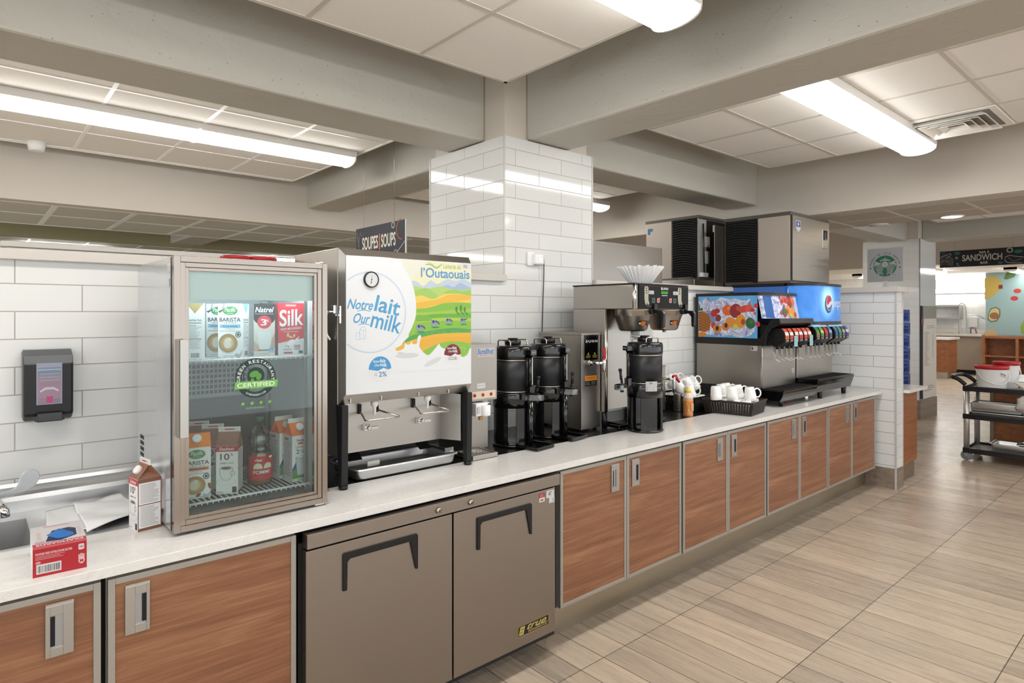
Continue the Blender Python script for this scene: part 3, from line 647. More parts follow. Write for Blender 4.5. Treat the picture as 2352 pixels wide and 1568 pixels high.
def pacific(label, name_band, band, foot, top='flat', flavour='#3f7fb0', h=.196, gable='#ef8a2c'):
    CW, CD = .088, .062
    t = thing('milk_carton', label, 'milk carton'); g = mat('gable_' + gable[1:], gable, .4)
    carton_body(t, CW, h, CD, top, WHITEP if top == 'flat' else WHITEP, g)
    if top != 'flat': cap_on(t, h, dpt=CD)
    a = Art((-CW / 2, -CD / 2, 0)); k = h / .196; w = CW
    if top == 'flat': a.poly([(.0, h), (.0, .172 * k), (.010, .166 * k), (.020, .18 * k), (.024, h)], '#e7ebec').poly([(.0, .168 * k), (.008, .162 * k), (.018, .17 * k), (.024, h), (.022, h), (.016, .174 * k)], '#3f4a45')
    a.ell(w * .5, .170 * k, .027, .016, '#3f9a4a'); a.up().text('Pacific', w * .5 - .02, .166 * k, w * .5 + .021, .181 * k, '#ffffff', .01, .3).text('FOODS', w * .5 - .011, .157 * k, w * .5 + .012, .1625 * k, '#e8f4e8', .0)
    a.text('BARISTA', .006, .130 * k, w - .006, .145 * k, '#1f2a3a', .03).text('SERIES', .02, .1235 * k, w - .02, .1275 * k, '#55606a', .0)
    a.rect(.007, .108 * k, w - .007, .120 * k, band); a.up().text(name_band, .018, .110 * k, w - .018, .118 * k, foot, .02).text('Original', .026, .101 * k, w - .026, .1055 * k, '#5a6a78', 0, .3).lines(.006, .093 * k, w - .006, .099 * k, 1, '#8a949c', .3, 0)
    a.ell(w * .42, .050 * k, .036, .037 * k, '#d9dde0'); a.up().ell(w * .42, .052 * k, .033, .034 * k, '#b98a3e'); a.up().ell(w * .42, .050 * k, .027, .026 * k, '#cfa765').ell(w * .42, .052 * k, .018, .020 * k, '#e6cfa2')
    a.up().ell(w * .40, .046 * k, .012, .013 * k, '#f6efe0').ell(w * .46, .064 * k, .008, .008, '#f6efe0', 40).ell(w * .36, .06 * k, .006, .009, '#f6efe0', -40)
    a.hoop(w * .83, .083 * k, .0105, .003, '#3a4148', 20).ell(w * .83, .083 * k, .005, .005, '#3a4148').poly([(w * .72, .016), (w * .9, .012), (w, .03), (w, .012), (w * .9, .0), (w * .7, .004)], '#cfd6da').lines(.02, .004, w - .02, .008, 1, '#9aa2a8', .4, 0)
    if top != 'flat': a.ell(.002, .155, .008, .005, '#9a5a30', 40).ell(w - .003, .04, .006, .012, '#9a5a30', 20).ell(w * .55, .012, .009, .005, '#8a4a28', 30)
    a.build('printed_front', t)
    for sx, o, u in ((1, (CW / 2, -CD / 2, 0), (0, 1, 0)), (-1, (-CW / 2, CD / 2, 0), (0, -1, 0))):
        a = Art(o, u); w = CD
        if top == 'flat': a.poly([(w * .05, h), (w * .95, h), (w * .5, h - .036)], flavour)
        a.text('Nutrition Facts', .010, .133 * k, w - .010, .141 * k, '#45525e', .01).rect(.010, .126 * k, w - .01, .128 * k, '#39424a').text('Calories', .010, .116 * k, .034, .121 * k, '#3a444c', .01).rect(.010, .112 * k, w - .010, .113 * k, '#5a646c').lines(.010, .074 * k, w - .010, .110 * k, 8, '#9aa4ab', .28, .5).rect(.010, .070 * k, w - .01, .072 * k, '#39424a').lines(.010, .036 * k, w - .010, .068 * k, 7, '#aab3b9', .3).bars(.018, .006, w - .016, .022, '#3c444a', 14)
        a.build('printed_side', t)
    return t
S1, S2 = 1.4805, .9945
p = pacific('white carton of coconut barista drink on the upper shelf, frontmost of two', 'Coconut', '#8cc3dc', '#1c6a96', flavour='#8cbfd4'); place(p, (.742, 2.400, S1), math.radians(-40))
dup(p, (.727, 2.492, S1), math.radians(-38), 'white coconut drink carton half hidden behind the front one on the upper shelf')
p2 = pacific('white carton turned to show its nutrition panel, left end of the upper shelf', 'Oat', '#c8a865', '#5a4320', flavour='#b59b5f'); place(p2, (.607, 2.400, S1), math.radians(-100))
# three percent milk carton
t = thing('milk_carton', 'carton with black top, red disc and a glass of milk on the upper shelf', 'milk carton'); h = .196; w = CW
carton_body(t, w, h, CD, 'flat', mat('natrel_grey', '#cfc9c2', .4)); a = Art((-w / 2, -CD / 2, 0)); a.rect(0, .138, w, h, '#24262a').ell(w / 2, .140, .0365, .022, '#24262a'); a.up()
a.text('Natrel', .005, .164, w - .004, .184, '#f4f4f4', .03, .25).lines(.004, .157, w - .004, .160, 1, '#bfc2c6', .5, 0); a.ell(w * .5, .128, .0245, .0245, '#e0394a'); a.up().text('3', w * .5 - .012, .115, w * .5 + .008, .139, '#ffffff', .05).text('%', w * .5 + .008, .128, w * .5 + .015, .137, '#ffffff', .01)
a.poly([(.012, .092), (w - .012, .092), (w - .018, .026), (.020, .026)], '#eceeee').poly([(0, .06), (.018, .04), (.022, .018), (.0, .02)], '#d9b9a4').poly([(w, .09), (w - .012, .06), (w - .016, .03), (w, .03)], '#d3aa96').rect(w - .02, .014, w - .003, .032, '#8cc6ea').lines(.016, .02, w - .02, .026, 1, '#6b655f', .7, 0).lines(.02, .006, w - .006, .012, 2, '#a9a29b'); a.up().text('3.8', w - .018, .025, w - .006, .031, '#2a5a8a', .01); a.build('printed_front', t)
MB().cyl((0, -.012, h), .014, .008, 18).build('screw_cap', mat('dark_cap', '#3a3d42', .4), t); place(t, (.850, 2.395, S1), -.30)
# red soy carton
t = thing('milk_carton', 'red soy drink carton with large white lettering at right of the upper shelf', 'milk carton'); w = .096; h = .200
carton_body(t, w, h, .07, 'flat', mat('silk_red', '#c8202f', .4)); a = Art((-w / 2, -.035, 0)); a.poly([(0, 0), (w, 0), (w, .064), (.05, .056), (0, .046)], '#eef0f0')
a.up().rect(w * .24, .184, w * .74, h - .002, '#d8404c').text('Silk', .004, .112, w - .003, .176, '#f6f6f6', .035, .1, 4).text('SOYA BIOLOGIQUE', .010, .096, w - .008, .106, '#f6f6f6', .03, 0, 5).lines(.02, .088, w - .02, .092, 1, '#f0c8c8', .6, 0)
a.up().text('ORIGINALE', w * .30, .188, w * .68, .194, '#f6f0f0', .02).ell(w * .38, .078, .004, .008, '#e8cf7a', -10).ell(w * .48, .070, .008, .004, '#e8cf7a', -25).ell(w * .62, .074, .004, .007, '#e8d88a', -20).ell(w * .42, .052, .009, .004, '#e3b94c').ell(w * .5, .048, .016, .010, '#ffffff', 30).poly([(w * .6, .054), (w * .8, .07), (w * .84, .072), (w * .72, .054)], '#ffffff')
a.up().text('7 g', w * .28, .028, w * .42, .038, '#b02838', .02).lines(w * .2, .018, w * .52, .025, 2, '#b8505c', .4, 0).lines(w * .62, .018, w * .86, .040, 4, '#b8505c', .45, 0).text('CALCIUM', w * .62, .030, w * .86, .035, '#a82030', .02).rect(w * .22, .006, w * .56, .012, '#b02030').rect(w * .8, .006, w * .96, .016, '#3a3f42'); a.build('printed_front', t)
a = Art((-w / 2, .035, 0), *SX); a.rect(.055, .0, .07, .046, '#8f1a2a'); a.lines(.056, .05, .069, .19, 20, '#b85a66', .3); a.build('printed_side', t); place(t, (.948, 2.400, S1), -.16)
# almond carton lower shelf
p = pacific('white almond barista carton with orange top at left of the lower shelf', 'Almond', '#e8872b', '#6a3410', 'gable', h=.178); place(p, (.612, 2.385, S2), -.22)
# ten percent cream cartons
BR = mat('cream_brown', '#8f6550', .4)
def cream(label):
    t = thing('cream_carton', label, 'cream carton', group='ten percent cream cartons'); h = .172; w = CW
    b = carton_body(t, w, h, CD, 'gable', WHITEP, BR); fin(t, w, h)
    a = Art((-w / 2, -CD / 2, 0)); a.rect(0, h - .020, w, h - .001, '#d5303a').rect(0, h - .001, w, h - .0005, '#8f6550'); a.up().text('Sealtest', .010, h - .016, w - .012, h - .004, '#ffffff', .015, .35)
    a.text('10', .014, h - .050, .045, h - .027, '#7a6258', .03).text('%', .048, h - .036, .057, h - .026, '#7a6258', .01).text('CRÈME À CAFÉ', .012, h - .064, w - .016, h - .057, '#7a6258', .01)
    for f in (a,):
        f.hoop(w * .47, .044, .033, .0009, '#9a8f88', 36, ry=.013).hoop(w * .46, .093, .023, .0011, '#6f625a', 32, ry=.008).ell(w * .46, .093, .018, .005, '#8a7266').line([(w * .46 - .023, .093), (w * .46 - .018, .062), (w * .46 - .010, .05), (w * .46 + .010, .05), (w * .46 + .018, .062), (w * .46 + .023, .093)], .0011, '#6f625a').hoop(w * .46 + .021, .074, .009, .0012, '#6f625a', 20)
    a.rect(w - .02, .005, w - .005, .026, '#3c3733').lines(.004, .004, .03, .010, 2, '#7a7068'); a.build('printed_front', t)
    for o, u in (((w / 2, -CD / 2, 0), (0, 1, 0)), ((-w / 2, CD / 2, 0), (0, -1, 0))):
        a = Art(o, u); a.rect(0, .0, w, .010, '#8f6550').rect(0, h - .012, w, h, '#8f6550').rect(.0, .085, w, .088, '#8f6550').rect(0, 0, .003, h, '#8f6550').rect(w - .003, 0, w, h, '#8f6550').lines(.008, .014, w - .008, .082, 14, '#8a817b', .26).lines(.008, .092, w - .008, h - .016, 14, '#8a817b', .26); a.build('printed_side', t)
    a = Art((-w / 2 + .004, -.0032, h + .046)); a.rect(.0, .002, w - .008, .014, '#f2eeea'); a.lines(.018, .005, .05, .011, 1, '#d5303a', .7, 0); a.build('printed_fin', t); return t
c = cream('brown-topped cream carton standing frontmost on the lower cooler shelf'); place(c, (.720, 2.375, S2), math.radians(-30))
dup(c, (.692, 2.478, S2), math.radians(-24), 'brown-topped cream carton directly behind the front one on the lower shelf')
dup(c, (.668, 2.580, S2), math.radians(-20), 'brown-topped cream carton deepest in its row on the lower shelf')
c4 = dup(c, (.458, 2.412, .914), math.radians(-80), 'brown and white cream carton standing alone on the worktop beside the sink')
bx = [x for x in c4.children if x.name.startswith('printed_front')][0]
h = .172
capx = MB(); n = Vector((0, -.046, CD / 2)).normalized(); capx.T = Matrix.Translation((0, -CD / 2 * .48, h + .046 * .5)) @ Vector((0, 0, 1)).rotation_difference(n).to_matrix().to_4x4(); capx.lathe([(.015, 0), (.015, .013), (.013, .015)], (0, 0, 0), 20)
capo = capx.build('screw_cap', WHITEP); capo.parent = c4
# two percent lactose free cartons
def neilson(label):
    t = thing('milk_carton', label, 'milk carton', group='blue and green two percent milk cartons'); h = .176; w = CW; carton_body(t, w, h, CD, 'gable', WHITEP, mat('gable_orange', '#ee7a33', .4)); fin(t, w, h); cap_on(t, h)
    a = Art((-w / 2, -CD / 2, 0)); a.poly([(0, .012), (w, .012), (w, .10), (w * .6, .07), (.0, .05)], '#58a548').poly([(0, .05), (w * .25, .082), (w * .3, .06), (0, .04)], '#3a5fa0'); a.up()
    a.text('Neilson', .018, .152, w - .012, .163, '#c02028', .03).rect(.022, .142, w - .030, .149, '#ea7a3a').text('Lactose Free', .012, .128, w - .008, .138, '#e07838', .005, .35).text('2', .016, .106, .028, .123, '#2c4f86', .02).text('%', .030, .113, .036, .120, '#2c4f86', .01).lines(.038, .106, .062, .121, 3, '#6d86ac', .35)
    a.poly([(.014, .092), (.056, .092), (.050, .024), (.020, .024)], '#e6eef2').hoop(.035, .092, .0215, .003, '#5f92cc', 28, ry=.006).line([(.014, .092), (.020, .024), (.050, .024), (.056, .092)], .0018, '#6f9cd0')
    for k in range(11): th = k * 2 * PI / 11; a.ell(.056 + .010 * math.cos(th), .038 + .010 * math.sin(th), .008, .0028, '#f7f7f4', math.degrees(th), 10)
    a.up().ell(.056, .038, .004, .004, '#e0c83a').rect(0, 0, w, .012, '#f2f2f0').lines(.022, .003, w - .01, .008, 1, '#8a8a88', .5, 0); a.build('printed_front', t)
    a = Art((-w / 2, CD / 2, 0), *SX); a.lines(.008, .02, w - .008, .15, 22, '#8f9498', .3).rect(.01, .156, w - .03, .166, '#e07838'); a.build('printed_side', t); return t
c = neilson('two percent milk carton with orange top and daisy, frontmost at right of the lower shelf'); place(c, (.971, 2.378, S2), math.radians(4))
dup(c, (.952, 2.466, S2), math.radians(8), 'two percent milk carton with orange top tucked behind its twin on the lower shelf')
# apple juice jug
t = thing('juice_jug', 'clear apple juice jug with red label on the lower cooler shelf', 'juice bottle')
JP = pane_mat('jug_plastic', '#dfe3e2', .12)
pf = [(.036, 0), (.043, .006), (.044, .03), (.0445, .115), (.040, .128), (.034, .138), (.037, .150), (.041, .168), (.037, .19), (.026, .21), (.014, .222), (.013, .238)]
MB().lathe(pf, (0, 0, 0), 28).build('bottle', JP, t)
MB().lathe([(.0, .002), (.034, .003), (.041, .008), (.0425, .03), (.043, .118), (.0, .119)], (0, 0, 0), 28).build('juice', mat('apple_juice', '#c07a30', .15, coat=.2), t)
MB().cyl((0, 0, .236), .016, .017, 20).build('screw_cap', mat('green_cap', '#2e5f45', .4), t)
rw = lambda u, v, hh: Vector((math.sin(u / .0455) * (.0452 + hh), -math.cos(u / .0455) * (.0452 + hh), v))
a = Art((0, 0, 0), warp=rw); n = 16
for i in range(n): u0 = -.062 + .124 * i / n; a.rect(u0, .024, u0 + .124 / n, .112, '#cf2430')
a.up().text('rlee', -.036, .093, -.012, .104, '#ffffff', .02); a.grp(1)
for cx_ in (-.026, .010):
    for k in range(8): u0, u1 = -.016 + k * .004, -.012 + k * .004; f_ = lambda u: .068 + .019 * (1 - (abs(u) / .0165) ** 2.2) ** .5; a.poly([(cx_ + u0, .066), (cx_ + u1, .066), (cx_ + u1, f_(min(u1, .0164))), (cx_ + u0, f_(max(u0, -.0164)))], '#f1efcf')
a.grp(-1)
a.text('POMME', -.042, .047, .018, .060, '#ffffff', .01).lines(-.04, .028, .03, .036, 2, '#eec0c0').poly([(.022 + .009 * math.cos(-x * PI / 8), .110 + .009 * math.sin(-x * PI / 8)) for x in range(9)], '#ffffff'); a.build('paper_label', t); place(t, (.838, 2.408, S2), .12)
# ================================================================ milk dispenser
t = thing('milk_dispenser', 'tall stainless milk dispenser with printed farm scene door and two spouts', 'milk dispenser', (1.5, 2.6, .914))
XA, XB = 1.152, 1.836
MB().box(XA, 2.405, 1.262, XB, 2.85, 1.912).box(XA + .01, 2.41, 1.04, XA + .02, 2.84, 1.262).box(XB - .02, 2.41, 1.04, XB - .01, 2.84, 1.262).build('cabinet', STEELV, t, .003)
f = MB(); x0, x1, z0, z1 = XA + .004, XB - .004, 1.262, 1.912; i0, i1, k0, k1 = XA + .022, XB - .004, 1.303, 1.882
o = [(x0, 2.404, z0), (x1, 2.404, z0), (x1, 2.404, z1), (x0, 2.404, z1)]; q = [(i0, 2.376, k0), (i1 - .008, 2.376, k0), (i1 - .008, 2.376, k1), (i0, 2.376, k1)]
f.add(o + q, [(0, 1, 5, 4), (1, 2, 6, 5), (2, 3, 7, 6), (3, 0, 4, 7), (4, 5, 6, 7)]); d = f.build('door', STEEL, t)
MB().box(i0 + .001, 2.372, k0 + .002, i1 - .009, 2.3765, k1 - .002).build('white_door_panel', mat('printed_panel_white', '#d3d6d9', .35), d)
W, H = i1 - i0 - .01, k1 - k0 - .004
a = Art((i0 + .001, 2.372, k0 + .002), micro=.000005, base=.0002)
def uv(x, y): # fractions of the panel, y from the top
    return (min(x, .999) * W, (1 - y) * H)
def band(top, bot, col):
    a.poly(crv([uv(*p) for p in top], 8) + crv([uv(*p) for p in bot], 8)[::-1], col); a.up()
sky = [(.47, 0), (.5, .12), (.53, .2), (.52, .3), (.48, .5)]
a.poly([uv(.36, .004), uv(.999, .004), uv(.999, .3), uv(.50, .3)], '#ecebc8'); a.up()
a.poly([uv(.36, .004), uv(.62, .004), uv(.52, .12), uv(.45, .2)], '#e9eadb'); a.up()
band([(.46, .17), (.52, .165), (.58, .20), (.64, .155), (.70, .18), (.78, .14), (.86, .15), (.93, .135), (.999, .16)], [(.46, .3), (.999, .3)], '#c3d3e3')
band([(.70, .22), (.78, .185), (.84, .2), (.90, .165), (.96, .19), (.999, .2)], [(.70, .26), (.999, .26)], '#a9c0dc')
band([(.46, .215), (.53, .205), (.60, .225), (.66, .21), (.73, .2), (.80, .215), (.88, .222), (.999, .215)], [(.46, .4), (.999, .4)], '#b9d77a')
band([(.46, .26), (.52, .24), (.6, .215), (.66, .24), (.7, .27)], [(.46, .32), (.7, .32)], '#a7cf6e')
band([(.76, .24), (.85, .22), (.92, .235), (.999, .22)], [(.76, .30), (.999, .3)], '#a2cd62')
band([(.46, .30), (.56, .275), (.66, .30), (.76, .26), (.88, .255), (.999, .27)], [(.46, .44), (.999, .44)], '#f0d468')
band([(.48, .345), (.6, .32), (.7, .305), (.80, .265), (.93, .265), (.999, .265)], [(.48, .40), (.72, .34), (.999, .30)], '#eebf4e')
band([(.48, .385), (.62, .37), (.75, .335), (.88, .325), (.999, .33)], [(.46, .6), (.999, .6)], '#8cc24c')
band([(.5, .41), (.7, .40), (.85, .385), (.999, .375)], [(.5, .43), (.75, .425), (.999, .40)], '#a3cd52')
band([(.52, .44), (.7, .42), (.999, .42)], [(.52, .6), (.999, .6)], '#6fb54a')
band([(.52, .465), (.75, .45), (.999, .455)], [(.48, .62), (.999, .62)], '#b5d24c')
band([(.52, .49), (.75, .475), (.999, .48)], [(.48, .62), (.999, .62)], '#8dc44a')
band([(.52, .44), (.55, .425), (.58, .435), (.61, .43), (.65, .455)], [(.52, .48), (.65, .475)], '#7fb94c')
band([(.40, .66), (.46, .6), (.55, .57), (.70, .545), (.85, .535), (.999, .55)], [(.40, .70), (.7, .62), (.999, .62)], '#58ab5a')
band([(.36, .665), (.5, .62), (.65, .585), (.8, .575), (.999, .575)], [(.36, .74), (.999, .78)], '#eebb48')
for i in range(4): y = .60 + i * .015; a.line(crv([uv(.5, y + .05), uv(.7, y + .012), uv(.999, y + .02)], 8), .0018, '#e5a53a')
a.up(); band([(.52, .74), (.60, .70), (.72, .655), (.85, .645), (.999, .665)], [(.52, .80), (.999, .80)], '#90c552')
a.grp(1)
for i in range(60): u_, v_ = random.uniform(.58, .985), random.uniform(.68, .79); (a.ell(*uv(u_, v_), .0022, .0022, '#d8e86a', n=6) if v_ > .77 - (u_ - .5) * .2 else 0)
for i in range(60): u_ = random.uniform(.55, .99); a.ell(*uv(u_, .555 + .02 * random.random()), .0013, .0013, '#9fd29a', n=5)
a.grp(-1)
for (cx, h_) in ((.865, .05), (.905, .065), (.94, .045)): a.ell(*uv(cx, .345 + .05 - h_ / 2 + .01), .0075, h_ * H * .45, '#5d9350').line([uv(cx, .40), uv(cx, .36)], .0016, '#4c7a3a').ell(*uv(cx + .015, .415), .014, .004, '#4f9a44', -35)
def cow(cx, cy, s_, flip=1, head=1):
    B = lambda x, y: (cx * W + x * s_ * flip, (1 - cy) * H + y * s_)
    a.ell(*B(.2, -.95), 1.0 * s_, .18 * s_, '#3f9048'); a.up()
    a.poly([B(*p) for p in ((-.9, .42), (-.5, .55), (.4, .5), (.75, .35), (.7, -.05), (.3, -.2), (-.4, -.2), (-.8, -.05))], '#8e96d0')
    for x in (-.75, -.5, .3, .55): a.rect(B(x, 0)[0] - .045 * s_ * 2, B(x, -.9)[1], B(x, 0)[0] + .045 * s_ * 2, B(x, 0)[1], '#8e96d0')
    hd = ((.7, .3), (1.05, .15), (1.25, -.3), (1.1, -.45), (.95, -.2), (.65, .0)) if head else ((.65, .35), (1.0, .6), (1.3, .5), (1.25, .3), (.95, .3), (.7, .1)); a.up()
    a.poly([B(*p) for p in hd], '#4a4a78').poly([B(*p) for p in ((-.5, .5), (-.1, .52), (.0, .1), (-.3, -.1), (-.6, .1))], '#3c3c5e').poly([B(*p) for p in ((.2, .48), (.55, .42), (.6, .1), (.3, .05))], '#3c3c5e')
cow(.555, .525, .022); cow(.675, .49, .022, 1, 1); cow(.795, .475, .019, 1, 1); cow(.925, .475, .019, 1, 0)
# white milk splash over the lower field, and the big circle
a.up(); WM = mat('printed_panel_white')
a.poly([(min(p[0], W * .999), p[1]) for p in crv([uv(.34, .69), uv(.38, .70), uv(.425, .68), uv(.43, .63), uv(.437, .65), uv(.47, .655), uv(.487, .625), uv(.49, .65), uv(.525, .65), uv(.535, .60), uv(.552, .585), uv(.562, .60), uv(.55, .645), uv(.55, .68), uv(.58, .72), uv(.62, .745), uv(.66, .715), uv(.70, .67), uv(.715, .66), uv(.725, .68), uv(.76, .70), uv(.86, .715), uv(.89, .76), uv(.93, .775), uv(.965, .755), uv(.98, .72), uv(.999, .71), uv(.999, .86), uv(.34, .86)], 5)], WM)
a.poly(crv([uv(.0, .0), uv(.36, .0), uv(.42, .06), uv(.475, .15), uv(.505, .24), uv(.52, .33), uv(.515, .45), uv(.47, .56), uv(.42, .63), uv(.36, .68), uv(.0, .8)], 6), WM); a.up()
a.ell(*uv(.66, .80), .05, .012, '#dcdee2', 20).ell(*uv(.45, .74), .06, .012, '#dadce0').ell(*uv(.40, .72), .02, .005, '#d6d8dc', -5)
cx, cy, rr_ = .115, .415, .163 * 1.0
ccx, ccy = 1.288 - (i0 + .001), 1.645 - (k0 + .002); RR = .172
a0 = math.degrees(math.acos(-ccx / RR)) if ccx < RR else 180
a.hoop(ccx, ccy, RR, .003, '#a9cbe4', 90, -a0 + 1, a0 - 1); a.hoop(ccx, ccy, RR - .006, .0012, '#c3d9ea', 90, -a0 + 3, a0 - 3); a.up()
BL = '#5ba9d8'
a.text('Notre', .004, .352, .124, .394, BL, .03, .35, -3).text('lait', .132, .334, .256, .405, BL, .035, .05, -11).text('Our', .032, .294, .110, .336, BL, .03, .35, -3).text('milk', .114, .262, .262, .334, BL, .035, .05, -13)
a.line(crv([(.05, .345), (.08, .350), (.112, .344)], 8), .003, BL).line(crv([(.055, .288), (.08, .292), (.106, .287)], 8), .003, BL)
for p in (((.045, .226), (.045, .255), (.060, .257), (.062, .226), (.045, .226)), ((.062, .228), (.062, .268), (.072, .280), (.086, .276), (.090, .262), (.088, .230), (.062, .228)), ((.062, .268), (.086, .262)), ((.078, .264), (.078, .23))): a.line(p, .0014, '#8dbddd')
a.text('l’Outaouais', W * .56, H * .868, W * .985, H * .945, '#5f9fd2', .03, 0); a.text('Laiterie de', W * .75, H * .947, W * .905, H * .985, '#a9c76a', .0, 0); a.line(crv([uv(.60, .03), uv(.64, .028), uv(.69, .055), uv(.735, .02)], 8), .004, '#8cc06a').line(crv([uv(.62, .01), uv(.66, .028), uv(.69, .045), uv(.74, .02)], 8), .002, '#9cc08a')
a.up(); a.rect(W * .90, H * .955, W * .999, H * .998, '#dfe0e2'); a.up().text('02', W * .93, H * .962, W * .965, H * .986, '#33383c', .0)
for cu, cvv, r_, col_, l1 in ((.157, .098, .054, '#4d9fd6', 0), (.538, .144, .048, '#7d2b33', 1)):
    a.ell(cu, cvv, r_, r_ * 1.0, '#eceef0'); a.up(); a.poly([(cu + r_ * math.cos(math.radians(x)), cvv + r_ * math.sin(math.radians(x))) for x in range(0, 181, 9)] + [(cu - r_ * .6, cvv - .004), (cu - r_ * .2, cvv - .008), (cu + r_ * .3, cvv + .004), (cu + r_ * .7, cvv - .004)], col_); a.up()
    a.text('Notre', cu - r_ * .65, cvv + r_ * .52, cu - r_ * .05, cvv + r_ * .72, '#eef4f8', .01, .3).text('lait', cu, cvv + r_ * .5, cu + r_ * .5, cvv + r_ * .80, '#eef4f8', .03, 0, -8).text('Our', cu - r_ * .5, cvv + r_ * .22, cu - r_ * .02, cvv + r_ * .42, '#eef4f8', .01, .3).text('milk', cu, cvv + r_ * .18, cu + r_ * .62, cvv + r_ * .46, '#eef4f8', .04, 0, -8)
    if l1: a.text('Lait Chocolat', cu - r_ * .5, cvv - r_ * .34, cu + r_ * .5, cvv - r_ * .2, '#3a2a2c', .01).text('Chocolate Milk', cu - r_ * .55, cvv - r_ * .52, cu + r_ * .55, cvv - r_ * .38, '#3a2a2c', .01)
    else: a.text('2%', cu - r_ * .12, cvv - r_ * .62, cu + r_ * .58, cvv - r_ * .22, '#3e8fc8', .03).text('Lait', cu - r_ * .5, cvv - r_ * .38, cu - r_ * .26, cvv - r_ * .28, '#3a4a58').text('Milk', cu - r_ * .5, cvv - r_ * .54, cu - r_ * .26, cvv - r_ * .44, '#3a4a58')
a.build('door_print', d)
g_ = MB().lathe([(.0, 2.364), (.030, 2.364), (.031, 2.3625), (.034, 2.3625), (.035, 2.373)], (1.288, 0, 1.784), 28, mat('gauge_bezel', '#3a3836', .25, .8), 'Y'); g_ = g_.build('thermometer', None, d)
a = Art((1.288, 2.364, 1.784)); a.ell(0, 0, .029, .029, '#dfe2e4'); a.up()
for k in range(12): th = math.radians(-120 + k * 22); a.line([(.022 * math.sin(th), .022 * math.cos(th)), (.026 * math.sin(th), .026 * math.cos(th))], .001, '#555555')
a.line([(-.004, -.018), (.002, .018)], .0014, '#222222').ell(0, 0, .003, .003, '#333333').line([(-.004, -.018), (-.001, -.006)], .003, '#222222'); a.build('dial', g_)
for x in (1.20, 1.345, 1.535, 1.70): MB().box(x, 2.388, 1.268, x + .006, 2.394, 1.30).build('door_tab', ALU, d)
# latch
MB().box(XA - .012, 2.415, 1.64, XA + .002, 2.445, 1.675).box(XA - .03, 2.43, 1.645, XA - .004, 2.438, 1.652).tube([(XA - .03, 2.44, 1.65), (XA - .034, 2.45, 1.60), (XA - .022, 2.455, 1.55), (XA - .01, 2.45, 1.53)], .009, 8).box(XA - .006, 2.372, 1.60, XA + .002, 2.380, 1.672).box(XA - .01, 2.375, 1.63, XA, 2.43, 1.638).build('latch', CHROME, t, .001)
def leg(pts, x0, x1): return MB().prism(pts, x0, x1, 'X')
for x0, x1 in ((XA + .004, XA + .034), (XB - .036, XB - .006)):
    l = leg([(2.37, 1.262), (2.43, 1.262), (2.405, .93), (2.375, .93)], x0, x1).build('leg', BLACKM, t, .004)
    MB().cyl(((x0 + x1) / 2, 2.39, .914), .019, .016, 18, BLACKP).build('foot', BLACKP, l)
    l = leg([(2.78, 1.262), (2.84, 1.262), (2.83, .93), (2.80, .93)], x0, x1).build('leg', BLACKM, t, .004)
    MB().cyl(((x0 + x1) / 2, 2.815, .914), .019, .016, 18, BLACKP).build('foot', BLACKP, l)
MB().box(XA + .034, 2.51, 1.03, XB - .1, 2.52, 1.262).add([(XB - .1, 2.51, 1.03), (XB - .04, 2.42, 1.026), (XB - .04, 2.42, 1.25), (XB - .1, 2.51, 1.262), (XB - .098, 2.515, 1.03), (XB - .036, 2.425, 1.026), (XB - .036, 2.425, 1.25), (XB - .098, 2.515, 1.262)], [(0, 1, 2, 3), (4, 7, 6, 5), (1, 5, 6, 2), (0, 4, 5, 1)]).build('splash_panel', STEEL, t)
MB().box(XA + .03, 2.56, 1.03, XB - .03, 2.84, 1.262).build('under_housing', DARK, t)
for hx, wx0, wx1, bx_, sx in ((1.305, 1.274, 1.437, 1.392, 1.338), (1.583, 1.552, 1.709, 1.674, 1.612)):
    l = MB().tube([(hx, 2.505, 1.226), (hx + .001, 2.50, 1.205), (wx0 - .001, 2.392, 1.187), (wx0 + .008, 2.381, 1.185), (wx1 - .008, 2.381, 1.185), (wx1, 2.39, 1.187), (bx_ + .004, 2.49, 1.205), (bx_, 2.505, 1.215)], .0042, 8); l = l.build('dispense_lever', WIRE, t)
    MB().box(hx - .006, 2.498, 1.198, hx + .006, 2.512, 1.24).build('lever_slot', BLACKM, l); MB().box(bx_ - .006, 2.502, 1.198, bx_ + .006, 2.512, 1.24).build('lever_slot', BLACKM, l)
    MB().lathe([(.017, 1.262), (.017, 1.244), (.012, 1.236), (.0075, 1.232), (.0065, 1.20), (.0, 1.198)][::-1], (sx, 2.43, 0), 16).build('spout', WHITEP, t)
    MB().box(hx + .014, 2.485, 1.122, hx + .044, 2.51, 1.15).cyl((hx + .028, 2.46, 1.137), .009, .03, 14, axis='Y').box(hx + .03, 2.455, 1.131, hx + .068, 2.468, 1.144).build('lock_catch', CHROME, t, .002)
